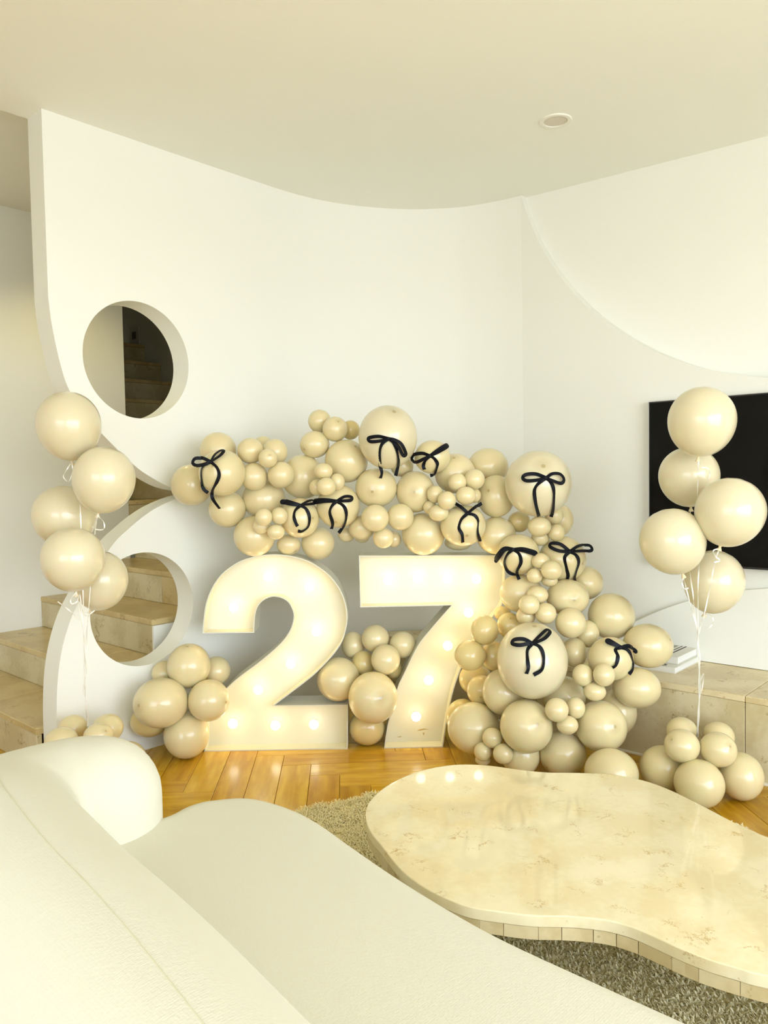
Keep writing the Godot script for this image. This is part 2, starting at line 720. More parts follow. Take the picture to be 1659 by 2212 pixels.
func window(called: String, label: String, u0: float, u1: float, y0: float, y1: float, v: float, panes: int, x: Transform3D) -> void:
	# a glazed opening in the plane z = v of the frame x
	var root := Node3D.new()
	root.name = called
	root.set_meta("kind", "structure")
	root.set_meta("label", label)
	add_child(root)
	root.transform = x
	for k in panes:
		var a := lerpf(u0, u1, float(k) / panes)
		var b := lerpf(u0, u1, float(k + 1) / panes)
		var t := PackedVector3Array()
		box(t, Vector3(a, y0, v - 0.03), Vector3(a + 0.05, y1, v + 0.03), 0.004)
		box(t, Vector3(b - 0.05, y0, v - 0.03), Vector3(b, y1, v + 0.03), 0.004)
		box(t, Vector3(a + 0.05, y0, v - 0.03), Vector3(b - 0.05, y0 + 0.06, v + 0.03), 0.004)
		box(t, Vector3(a + 0.05, y1 - 0.06, v - 0.03), Vector3(b - 0.05, y1, v + 0.03), 0.004)
		obj("window_frame", finish(t), M["frame"], root)
		t = PackedVector3Array()
		box(t, Vector3(a + 0.04, y0 + 0.05, v - 0.004), Vector3(b - 0.04, y1 - 0.05, v + 0.004))
		obj("pane", finish(t), M["glass"], root)


const EYE := Vector3(0, 1.27, 0)
const BULB := 0.007
const H := 2.84


func _ready() -> void:
	# ----- camera, sky, window light, exposure -----
	var pitch := deg_to_rad(-2.6)
	var roll := deg_to_rad(1.0)
	var fwd := Vector3(0, sin(pitch), -cos(pitch))
	var up0 := Vector3(0, cos(pitch), sin(pitch))
	var cam := Camera3D.new()
	cam.name = "camera"
	cam.fov = 2.0 * rad_to_deg(atan(1106.0 / 1661.0))
	cam.near = 0.02
	cam.transform = Transform3D(Basis(Vector3.RIGHT * cos(roll) - up0 * sin(roll), up0 * cos(roll) + Vector3.RIGHT * sin(roll), -fwd), EYE)
	add_child(cam)
	cam.current = true
	var env := Environment.new()
	env.background_mode = Environment.BG_SKY
	var sky_mat := ProceduralSkyMaterial.new()
	sky_mat.sky_top_color = Color(0.62, 0.74, 0.9)
	sky_mat.sky_horizon_color = Color(0.92, 0.94, 0.96)
	sky_mat.ground_bottom_color = Color(0.5, 0.48, 0.42)
	sky_mat.ground_horizon_color = Color(0.7, 0.69, 0.64)
	sky_mat.sky_energy_multiplier = 2.0
	env.sky = Sky.new()
	env.sky.sky_material = sky_mat
	env.tonemap_mode = Environment.TONE_MAPPER_LINEAR
	env.tonemap_exposure = 1.035
	env.sdfgi_enabled = true
	env.ssao_enabled = true
	env.ssil_enabled = true
	var we := WorldEnvironment.new()
	we.name = "environment"
	we.environment = env
	add_child(we)
	U = Vector3(sin(deg_to_rad(ROOM_TURN)), 0, -cos(deg_to_rad(ROOM_TURN)))
	V = Vector3(cos(deg_to_rad(ROOM_TURN)), 0, sin(deg_to_rad(ROOM_TURN)))
	ROOM = Transform3D(Basis(U, Vector3.UP, V), Vector3.ZERO)
	window_light("window_daylight", 18.0, Vector2(4.8, 2.3), ROOM * Vector3(0.1, 1.35, 2.93), -V, Color(0.965, 1.0, 1.05))
	window_light("window_daylight_rear", 5.5, Vector2(3.6, 2.1), ROOM * Vector3(-3.13, 1.4, 0.6), U, Color(0.965, 1.0, 1.05))

	make_materials()
	make_room()
	make_floor()
	make_stairs()
	make_bench()
	make_sofa()
	make_table()
	make_rug()
	make_numerals()
	make_tv_and_books()
	make_balloons()
	make_bows()
	make_streamers()


func make_materials() -> void:
	M["wall"] = plainmat(Color(0.875, 0.872, 0.78), 0.75, 0.35)
	M["ceiling"] = plainmat(Color(0.94, 0.94, 0.85), 0.85, 0.3)
	M["frame"] = plainmat(Color(0.05, 0.05, 0.05), 0.4)
	var glass := plainmat(Color(1, 1, 1, 0.06), 0.02)
	glass.transparency = BaseMaterial3D.TRANSPARENCY_ALPHA
	glass.albedo_color.a = 0.06
	M["glass"] = glass
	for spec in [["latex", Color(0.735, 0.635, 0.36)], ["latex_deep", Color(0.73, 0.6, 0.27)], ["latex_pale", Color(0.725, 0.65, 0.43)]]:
		var m := plainmat(spec[1], 0.3, 0.5)
		m.vertex_color_use_as_albedo = true
		m.clearcoat_enabled = true
		m.clearcoat = 0.5
		m.clearcoat_roughness = 0.08
		m.subsurf_scatter_enabled = true
		m.subsurf_scatter_strength = 0.45
		M[spec[0]] = m
	M["latex_knot"] = plainmat(Color(0.8, 0.68, 0.42), 0.35)
	M["ribbon"] = plainmat(Color(0.005, 0.006, 0.01), 0.5, 0.3)
	var curl := plainmat(Color(0.9, 0.87, 0.76), 0.2, 0.8)
	M["curl"] = curl
	M["numeral"] = plainmat(Color(0.69, 0.675, 0.54), 0.5, 0.4)
	M["socket"] = plainmat(Color(0.85, 0.82, 0.72), 0.5)
	var bulb := plainmat(Color(1, 1, 1), 0.4)
	bulb.emission_enabled = true
	bulb.emission = Color(1.0, 0.97, 0.85)
	bulb.emission_energy_multiplier = 4.0
	M["bulb"] = bulb
	M["scuff"] = plainmat(Color(0.45, 0.35, 0.15), 0.8)
	var weave := weave_texture()
	var fab := plainmat(Color(0.755, 0.735, 0.6), 0.9, 0.25)
	fab.uv1_triplanar = true
	fab.uv1_scale = Vector3.ONE * 5.0
	fab.heightmap_enabled = true
	fab.heightmap_texture = weave
	fab.heightmap_scale = 0.05
	fab.rim_enabled = true
	fab.rim = 0.25
	fab.rim_tint = 0.6
	M["fabric"] = fab
	M["thread"] = plainmat(Color(0.66, 0.63, 0.45), 0.8)
	var top := plainmat(Color(0.98, 0.98, 0.93), 0.05, 0.5)
	top.albedo_texture = stone_texture(Color8(244, 233, 199), Color8(236, 220, 178), Color8(190, 156, 100), 5, 1024, 0.75)
	M["table_top"] = top
	var side := plainmat(Color(1, 1, 1), 0.3, 0.4)
	side.albedo_color = Color(0.93, 0.935, 0.93)
	side.albedo_texture = stone_texture(Color8(230, 216, 176), Color8(212, 194, 148), Color8(150, 122, 70), 23, 512, 0.85)
	M["stone"] = side
	M["stone_warm"] = side.duplicate()
	M["stone_warm"].albedo_color = Color(0.92, 0.88, 0.78)
	M["stone_pale"] = side.duplicate()
	M["stone_pale"].albedo_color = Color(0.98, 0.97, 0.95)
	var wood := []
	for k in 3:
		wood.append(wood_texture([Color8(224, 184, 52), Color8(214, 172, 44), Color8(230, 194, 66)][k], [Color8(186, 138, 20), Color8(174, 126, 18), Color8(198, 152, 30)][k], 40 + k))
	for k in 6:
		var m := plainmat(Color(1, 1, 1), 0.2, 0.5)
		m.albedo_texture = wood[k % 3]
		m.albedo_color = [Color(1, 1, 1), Color(0.96, 0.95, 0.93), Color(0.98, 0.96, 0.92), Color(0.92, 0.9, 0.86), Color(1, 0.98, 0.94), Color(0.95, 0.92, 0.9)][k]
		M["wood%d" % k] = m
	M["subfloor"] = plainmat(Color(0.16, 0.1, 0.03), 0.8)
	var rug := plainmat(Color(0.92, 0.86, 0.58), 0.95, 0.1)
	M["rug"] = rug
	var fur := plainmat(Color(0.95, 0.895, 0.62), 0.9, 0.15)
	fur.backlight_enabled = true
	fur.backlight = Color(0.7, 0.66, 0.45)
	M["fur"] = fur
	M["black"] = plainmat(Color(0.004, 0.004, 0.004), 0.12, 0.3)
	M["bezel"] = plainmat(Color(0.02, 0.02, 0.02), 0.4)
	M["silver"] = plainmat(Color(0.55, 0.54, 0.5), 0.35)
	M["lens"] = plainmat(Color(0.72, 0.66, 0.55), 0.5)
	M["trim"] = plainmat(Color(0.9, 0.88, 0.78), 0.5)
	M["cover"] = plainmat(Color(0.78, 0.76, 0.66), 0.45)
	M["page"] = plainmat(Color(0.82, 0.81, 0.76), 0.8)
	M["ink"] = plainmat(Color(0.015, 0.015, 0.015), 0.5)
	M["print_grey"] = plainmat(Color(0.35, 0.34, 0.28), 0.6)
	M["switch"] = plainmat(Color(0.7, 0.68, 0.6), 0.5)
	M["switch_dark"] = plainmat(Color(0.1, 0.1, 0.09), 0.5)


func make_room() -> void:
	# floor below the boards
	var t := PackedVector3Array()
	room_box(t, -3.4, 4.6, -0.2, -0.012, -5.0, 3.2)
	room_struct("floor", t, M["subfloor"], "dark bed under the herringbone oak boards")
	t = PackedVector3Array()
	room_box(t, -3.4, 4.6, H, H + 0.2, -3.403, 3.2)
	room_struct("ceiling", t, M["ceiling"], "smooth cream ceiling following the curve of the wall")
	t = PackedVector3Array()
	room_box(t, -3.4, 2.69, 2.93, 3.13, -5.0, -3.403)
	room_struct("ceiling_hall", t, M["ceiling"], "cream ceiling over the stairs")

	# the partition with its waist and two round openings
	var shape := outline([
		[Vector2(2.6, 0), Vector2(2.6, H)], [Vector2(2.6, H), Vector2(1.482, H)], [Vector2(1.482, H), Vector2(1.482, 2.06)],
		[Vector2(1.482, 2.06), Vector2(1.493, 1.946), Vector2(1.523, 1.785), Vector2(1.56, 1.67), Vector2(1.632, 1.564), Vector2(1.715, 1.474), Vector2(1.856, 1.345), Vector2(1.95, 1.284), Vector2(2.053, 1.237), Vector2(2.2, 1.208)],
		[Vector2(2.2, 1.208), Vector2(2.074, 1.182), Vector2(1.945, 1.133), Vector2(1.823, 1.056), Vector2(1.717, 0.962), Vector2(1.568, 0.745), Vector2(1.512, 0.63), Vector2(1.478, 0.515), Vector2(1.46, 0.397), Vector2(1.452, 0.277), Vector2(1.45, 0.169)],
		[Vector2(1.45, 0.169), Vector2(1.45, 0)], [Vector2(1.45, 0), Vector2(2.6, 0)]], 10)
	var wall := CSGPolygon3D.new()
	wall.name = numbered("wall_left")
	wall.polygon = shape
	wall.mode = CSGPolygon3D.MODE_DEPTH
	wall.depth = 0.135
	wall.material = M["wall"]
	wall.set_meta("kind", "structure")
	wall.set_meta("label", "white partition with a pinched waist and two round openings")
	add_child(wall)
	wall.transform = ROOM * Transform3D(Basis(), Vector3(0, 0, -3.268))
	for c in [Vector3(1.895, 1.833, 0.27), Vector3(1.884, 0.669, 0.267)]:
		var hole := CSGCylinder3D.new()
		hole.name = "opening"
		hole.operation = CSGShape3D.OPERATION_SUBTRACTION
		hole.radius = c.z
		hole.height = 0.6
		hole.sides = 144
		hole.smooth_faces = true
		hole.material = M["wall"]
		wall.add_child(hole, true)
		hole.transform = Transform3D(Basis(Vector3.RIGHT, PI / 2.0), Vector3(c.x, c.y, 0.0))

	# the rounded corner that joins it to the television wall
	var plan := curve([Vector2(2.6, -3.268), Vector2(2.74, -3.267), Vector2(2.88, -3.258), Vector2(3.02, -3.234), Vector2(3.197, -3.174), Vector2(3.369, -3.079), Vector2(3.521, -2.961), Vector2(3.63, -2.836), Vector2(3.705, -2.721), Vector2(3.765, -2.54), Vector2(3.79, -2.384)], false, 8)
	var back := PackedVector2Array([Vector2(3.95, -2.384), Vector2(3.95, -3.403), Vector2(2.6, -3.403)])
	t = PackedVector3Array()
	slab(t, plan + back, 0.0, H)
	room_struct("wall_corner", t, M["wall"], "white wall sweeping round the corner", 30.0)

	# the television wall: a middle field between two shallow arcs
	var x := ROOM * Transform3D(Basis(Vector3(0, 0, 1), Vector3.UP, Vector3(-1, 0, 0)), Vector3(3.79, 0, 0))   # x runs along V, z towards the room
	var mid := PackedVector2Array([Vector2(-2.384, 0), Vector2(3.2, 0), Vector2(3.2, H)])
	for k in 97:
		var a := lerpf(0.28612, PI - 0.28612, k / 96.0)
		mid.append(Vector2(-0.82 + 1.63 * cos(a), 3.3 - 1.63 * sin(a)))
	var low := PackedVector2Array()
	for k in 65:
		var a := lerpf(0.861, PI - 0.861, k / 64.0)
		low.append(Vector2(-0.85 + 1.63 * cos(a), -0.884 + 1.63 * sin(a)))
	t = PackedVector3Array()
	prism(t, mid, x, 0.15)
	structure("wall_right", finish(t, 20.0), M["wall"], "white wall with the television, its upper edge a sweeping arc")
	t = PackedVector3Array()
	prism(t, low, x * Transform3D(Basis(), Vector3(0, 0, 0.035)), 0.06)
	structure("wall_right_lower", finish(t, 20.0), M["wall"], "low arched white field over the stone bench")
	# the field above the arc lies deeper and turns a little away
	var up_frame := ROOM * Transform3D(Basis(Vector3(0.0975, 0, 1).normalized(), Vector3.UP, Vector3(-1, 0, 0.0975).normalized()), Vector3(3.835, 0, -2.42))
	t = PackedVector3Array()
	prism(t, PackedVector2Array([Vector2(-0.1, 1.4), Vector2(5.7, 1.4), Vector2(5.7, H), Vector2(-0.1, H)]), up_frame, 0.2)
	structure("wall_right_upper", finish(t), M["wall"], "recessed white field above the arc")
	# stair hall and the sides of the room behind the camera
	t = PackedVector3Array()
	room_box(t, -3.4, 2.686, 0, 2.93, -5.0, -4.82)
	room_struct("wall_hall", t, M["wall"], "cream wall along the stairs")
	t = PackedVector3Array()
	room_box(t, 3.97, 4.15, 0, 5.0, -8.2, -2.5)
	room_struct("wall_stair_right", t, M["wall"], "shadowed wall beside the upper flight")
	t = PackedVector3Array()
	room_box(t, 2.5, 2.686, 0.0, 5.0, -8.2, -5.0)
	room_box(t, 2.5, 4.15, 0.0, 5.0, -8.4, -8.2)
	room_box(t, 2.5, 4.15, 5.0, 5.2, -8.4, -3.3)
	room_box(t, 2.5, 2.686, 2.93, 5.0, -5.0, -3.3)
	room_box(t, 2.686, 3.97, 2.84, 5.0, -3.403, -3.3)
	room_struct("wall_stairwell", t, M["wall"], "enclosed walls of the upper flight")
	# window wall: a wide opening with piers and a lintel
	t = PackedVector3Array()
	room_box(t, -3.4, -2.4, 0, H, 3.0, 3.2)
	room_box(t, 2.6, 4.6, 0, H, 3.0, 3.2)
	room_box(t, -2.4, 2.6, 2.55, H, 3.0, 3.2)
	room_struct("wall_window", t, M["wall"], "window wall behind the camera")
	t = PackedVector3Array()
	room_box(t, -3.4, -3.2, 0, H, 2.5, 3.0)
	room_box(t, -3.4, -3.2, 0, 2.93, -5.0, -1.3)
	room_box(t, -3.4, -3.2, 2.5, H, -1.3, 2.5)
	room_box(t, -3.4, -3.2, 0, 0.3, -1.3, 2.5)
	room_struct("wall_rear", t, M["wall"], "rear wall behind the camera")
	window("window_1", "tall glazed doors behind the camera", -2.4, 2.6, 0.0, 2.55, 3.08, 4, ROOM)
	window("window_2", "rear window behind the camera", -1.3, 2.5, 0.3, 2.5, 3.28, 3, ROOM * Transform3D(Basis(Vector3(0, 0, 1), Vector3.UP, Vector3(-1, 0, 0)), Vector3.ZERO))

	# recessed ceiling light, switched off
	var d := thing("recessed_downlight", "round recessed ceiling light, switched off, above the television wall", "ceiling light", Vector3(0.793, 2.840, -3.496))
	t = PackedVector3Array()
	lathe(t, [Vector2(0.052, 0.02), Vector2(0.052, -0.004), Vector2(0.056, -0.006), Vector2(0.07, -0.005), Vector2(0.073, 0.0), Vector2(0.073, 0.002)], Transform3D(), 48)
	obj("trim_ring", finish(t, 40.0), M["trim"], d)
	t = PackedVector3Array()
	lathe(t, [Vector2(0.0004, -0.001), Vector2(0.053, -0.001), Vector2(0.053, 0.006), Vector2(0.0004, 0.006)], Transform3D(), 48)
	obj("lens", finish(t, 30.0), M["lens"], d)
	# warm downlights over the stairs, hidden from here by the partition
	for q in [Vector2(2.2, -4.15)]:
		var hall := thing("hall_downlight", "glowing recessed downlight over the stairs", "ceiling light", ROOM * Vector3(q.x, 2.93, q.y))
		t = PackedVector3Array()
		lathe(t, [Vector2(0.052, 0.01), Vector2(0.052, -0.004), Vector2(0.056, -0.006), Vector2(0.07, -0.005), Vector2(0.073, 0.0), Vector2(0.073, 0.002)], Transform3D(), 32)
		obj("trim_ring", finish(t, 40.0), M["trim"], hall)
		t = PackedVector3Array()
		lathe(t, [Vector2(0.0004, -0.002), Vector2(0.053, -0.002), Vector2(0.053, 0.006), Vector2(0.0004, 0.006)], Transform3D(), 32)
		obj("lamp_lens", finish(t, 30.0), M["bulb"], hall)
		var spot := SpotLight3D.new()
		spot.name = "lamp_glow"
		spot.light_color = Color(1.0, 0.92, 0.6)
		spot.light_energy = 0.45
		spot.light_size = 0.05
		spot.spot_range = 8.0
		spot.spot_angle = 62.0
		spot.spot_attenuation = 2.0
		spot.spot_angle_attenuation = 0.6
		spot.shadow_enabled = true
		hall.add_child(spot, true)
		spot.position = Vector3(0, -0.03, 0)
		spot.rotation = Vector3(-PI / 2.0, 0, 0)
	# a switch plate deep in the stairwell
	var s := thing("switch_plate", "small pale switch plate on the dark wall above the upper stairs", "switch", Vector3(-2.400, 2.693, -7.584))
	s.transform.basis = ROOM.basis
	t = PackedVector3Array()
	box(t, Vector3(-0.012, -0.09, -0.09), Vector3(0.0, 0.09, 0.09), 0.004)
	obj("plate", finish(t), M["switch"], s)
	t = PackedVector3Array()
	box(t, Vector3(-0.018, -0.035, -0.035), Vector3(-0.011, 0.035, 0.035), 0.003)
	obj("rocker", finish(t), M["switch_dark"], s)


func make_floor() -> void:
	# herringbone oak boards: those in view as boards of their own, the rest joined
	var floor_node: Node3D = get_node("floor")
	var w := 0.128
	var l := w * 5.0
	var turn := Transform3D(Basis(Vector3.UP, deg_to_rad(3.0)), Vector3(0.06, 0, -3.0))
	var inv := ROOM.affine_inverse() * turn
	var shapes := []
	for k in 8:
		var t := PackedVector3Array()
		box(t, Vector3(0.0008, -0.014, 0.0008), Vector3(l - 0.0008, 0.0, w - 0.0008), 0.0012)
		shapes.append(finish(t, 20.0, 1.4, Vector2(k * 0.37, k * 0.231)))
	var rest := {}
	var room := Rect2(Vector2(-3.2, -4.82), Vector2(7.0, 7.82))
	for m in range(-9, 10):
		for k in range(-60, 61):
			for h in 2:
				var x0 := k * w + 2.0 * l * m
				var x := Transform3D(Basis(), Vector3(x0, 0, k * w)) if h == 0 else Transform3D(Basis(Vector3.UP, -PI / 2.0), Vector3(x0 + w, 0, k * w + w))
				var mid := turn * (x * Vector3(l / 2.0, 0, w / 2.0))
				var q := ROOM.affine_inverse() * mid
				if not room.has_point(Vector2(q.x, q.z)):
					continue
				var seen := (mid.z < -2.3 and mid.z > -4.35 and mid.x > -1.45 and mid.x < 2.35) or (mid.x < -1.9 and mid.x > -2.6 and mid.z < -3.9 and mid.z > -4.6)
				var kind := rng.randi() % 8
				var tone := rng.randi() % 6
				if seen:
					var o := obj("plank", shapes[kind], M["wood%d" % tone], floor_node)
					o.transform = inv * x
				else:
					if not rest.has(tone):
						rest[tone] = SurfaceTool.new()
						rest[tone].begin(Mesh.PRIMITIVE_TRIANGLES)
					rest[tone].append_from(shapes[kind], 0, inv * x)
	for tone in rest:
		var o := obj("far_planks", rest[tone].commit(), M["wood%d" % tone], floor_node)
		o.set_meta("kind", "stuff")


func make_stairs() -> void:
	# a lower flight along the partition, a landing, and an upper flight turning left
	var o := thing("staircase", "cream stone staircase climbing behind the partition with round openings", "stairs", ROOM * Vector3(1.42, 0, -4.1))
	o.transform.basis = ROOM.basis
	var off := Vector3(1.42, 0, -4.1)
	var r := 0.187
	var g := 0.325
	var add := func(called: String, lo: Vector3, hi: Vector3, mat: String, k: int) -> void:
		var t := PackedVector3Array()
		box(t, lo - off, hi - off, 0.003)
		obj(called, finish(t, 20.0, 0.9, Vector2(k * 0.31, k * 0.57)), M[mat], o)
	for k in 5:
		var u0 := 1.42 + g * k
		var v1 := -3.405 if k < 2 else -3.52
		var deep := g if k < 4 else 1.22
		var vm := -4.2 + 0.25 * (k % 2)
		# risers of two stones, treads of two stones
		add.call("riser", Vector3(u0, k * r, -4.819), Vector3(u0 + 0.025, (k + 1) * r - 0.03, vm - 0.001), "stone", k)
		add.call("riser", Vector3(u0, k * r, vm + 0.001), Vector3(u0 + 0.025, (k + 1) * r - 0.03, v1), "stone_warm" if k % 2 else "stone", k + 7)
		add.call("tread", Vector3(u0 - 0.002, (k + 1) * r - 0.03, -4.819), Vector3(u0 + deep + 0.02, (k + 1) * r, vm + 0.2), "stone_warm", k + 13)
		add.call("tread", Vector3(u0 - 0.002, (k + 1) * r - 0.03, vm + 0.202), Vector3(u0 + deep + 0.02, (k + 1) * r, v1), "stone_warm", k + 19)
	var t := PackedVector3Array()
	for k in range(2, 5):
		box(t, Vector3(1.42 + g * k, 0, -3.52) - off, Vector3(3.96, (k + 1) * r - 0.03, -3.505) - off)
	obj("stringer", finish(t), M["wall"], o)
	# the upper flight
	o = thing("upper_staircase", "shadowed upper flight of stairs seen through the upper round opening", "stairs", ROOM * Vector3(3.33, 5.0 * r, -4.82))
	o.transform.basis = ROOM.basis
	off = Vector3(3.33, 5.0 * r, -4.82)
	for k in 8:
		var v0 := -4.822 - 0.27 * k
		var y := 5.0 * r + 0.205 * k + 0.001
		for part in [["riser", Vector3(2.69, y, v0 - 0.025), Vector3(3.965, y + 0.174, v0), "stone"], ["tread", Vector3(2.69, y + 0.175, v0 - 0.29), Vector3(3.965, y + 0.205, v0 + 0.002), "stone_warm"]]:
			t = PackedVector3Array()
			box(t, part[1] - off, part[2] - off, 0.003)
			obj(part[0], finish(t, 20.0, 0.9, Vector2(k * 0.31, k * 0.57)), M[part[3]], o)


func make_bench() -> void:
	var o := thing("stone_bench", "long low beige stone bench built along the television wall", "bench", ROOM * Vector3(3.5, 0, 0))
	o.transform.basis = ROOM.basis
	var off := Vector3(3.5, 0, 0)
	var seams := [-3.05, -2.0, -1.02, 0.2, 1.4, 2.95]
	for k in seams.size() - 1:
		var a: float = seams[k]
		var b: float = seams[k + 1]
		var t := PackedVector3Array()
		box(t, Vector3(3.28, 0.0, a + 0.0012) - off, Vector3(3.305, 0.322, b - 0.0012) - off, 0.002)
		obj("front_panel", finish(t, 20.0, 0.8, Vector2(k * 0.43, k * 0.27)), M["stone"], o)
		t = PackedVector3Array()
		if k == 0:   # its end follows the rounded corner of the room
			var plan := PackedVector2Array()
			for c in [Vector2(3.278, -3.12), Vector2(3.355, -3.07), Vector2(3.505, -2.952), Vector2(3.612, -2.83), Vector2(3.688, -2.71), Vector2(3.748, -2.54), Vector2(3.78, -2.384), Vector2(3.785, b - 0.0008), Vector2(3.278, b - 0.0008)]:
				plan.append(c - Vector2(off.x, off.z))
			slab(t, plan, 0.3225, 0.35, 0.003, 0.0, 2)
		else:
			box(t, Vector3(3.278, 0.3225, a + 0.0008) - off, Vector3(3.785, 0.35, b - 0.0008) - off, 0.003)
		obj("top_slab", finish(t, 20.0, 0.8, Vector2(k * 0.23, k * 0.61)), M["stone_pale"], o)
	var t := PackedVector3Array()
	box(t, Vector3(3.272, 0.0, -3.05) - off, Vector3(3.28, 0.008, 2.95) - off)
	obj("base_strip", finish(t), M["trim"], o)


func make_sofa() -> void:
	var o := thing("curved_sofa", "cream fabric sofa with a low rounded back curling round its far end", "sofa", Vector3(-0.2, 0, -1.2))
	var off := Vector3(-0.2, 0, -1.2)
	var shift := func(m: ArrayMesh, called: String) -> MeshInstance3D: return obj(called, m, M["fabric"], o, -off)
	var spine := curve([Vector2(0.220, -0.280), Vector2(0.000, -0.558), Vector2(-0.205, -0.818), Vector2(-0.341, -0.990), Vector2(-0.450, -1.120), Vector2(-0.578, -1.266), Vector2(-0.710, -1.430), Vector2(-0.790, -1.535), Vector2(-0.850, -1.640), Vector2(-0.880, -1.750), Vector2(-0.850, -1.860), Vector2(-0.800, -1.925), Vector2(-0.757, -1.932)], false, 6)
	var tops := PackedFloat32Array()   # the back sinks towards its curled end
	for i in spine.size():
		tops.append(lerpf(0.67, 0.612, smoothstep(0.55, 0.92, float(i) / (spine.size() - 1))))
	shift.call(foam(spine, tops, 0.17, 0.06, 0.7, 0.16, 0.016), "backrest")
	var plan := PackedVector2Array()
	plan = curve([Vector2(0.980, -0.800), Vector2(0.750, -0.990), Vector2(0.492, -1.215), Vector2(0.364, -1.327), Vector2(0.228, -1.451), Vector2(0.122, -1.570), Vector2(0.018, -1.701), Vector2(-0.082, -1.840), Vector2(-0.170, -1.964), Vector2(-0.238, -2.036), Vector2(-0.308, -2.089), Vector2(-0.364, -2.116), Vector2(-0.417, -2.124), Vector2(-0.480, -2.114), Vector2(-0.528, -2.098), Vector2(-0.575, -2.058), Vector2(-0.610, -2.003), Vector2(-0.700, -1.930), Vector2(-0.800, -1.850), Vector2(-0.830, -1.700), Vector2(-0.700, -1.500), Vector2(-0.545, -1.295), Vector2(-0.310, -1.020), Vector2(-0.175, -0.845), Vector2(0.040, -0.580), Vector2(0.250, -0.320), Vector2(0.600, -0.250), Vector2(0.900, -0.500)], true, 6)
	var t := PackedVector3Array()
	slab(t, plan, 0.12, 0.4, 0.075, 0.05, 8)
	shift.call(finish(t, 60.0), "seat")
	t = PackedVector3Array()
	slab(t, inset(plan, 0.09), 0.036, 0.13)
	var plinth := obj("plinth", finish(t), M["thread"], o, -off)
	plinth.set_meta("label", "recessed plinth under the seat")
	# the stitched seam along the crown of the back
	t = PackedVector3Array()
	var path := PackedVector3Array()
	for i in spine.size():
		var d := (spine[mini(i + 1, spine.size() - 1)] - spine[maxi(i - 1, 0)]).normalized()
		var q := spine[i] + Vector2(-d.y, d.x) * 0.0
		path.append(Vector3(q.x, tops[i] - 0.0004, q.y))
	tube(t, path, 0.0011, 6)
	obj("seam", finish(t, 60.0), M["thread"], o, -off)


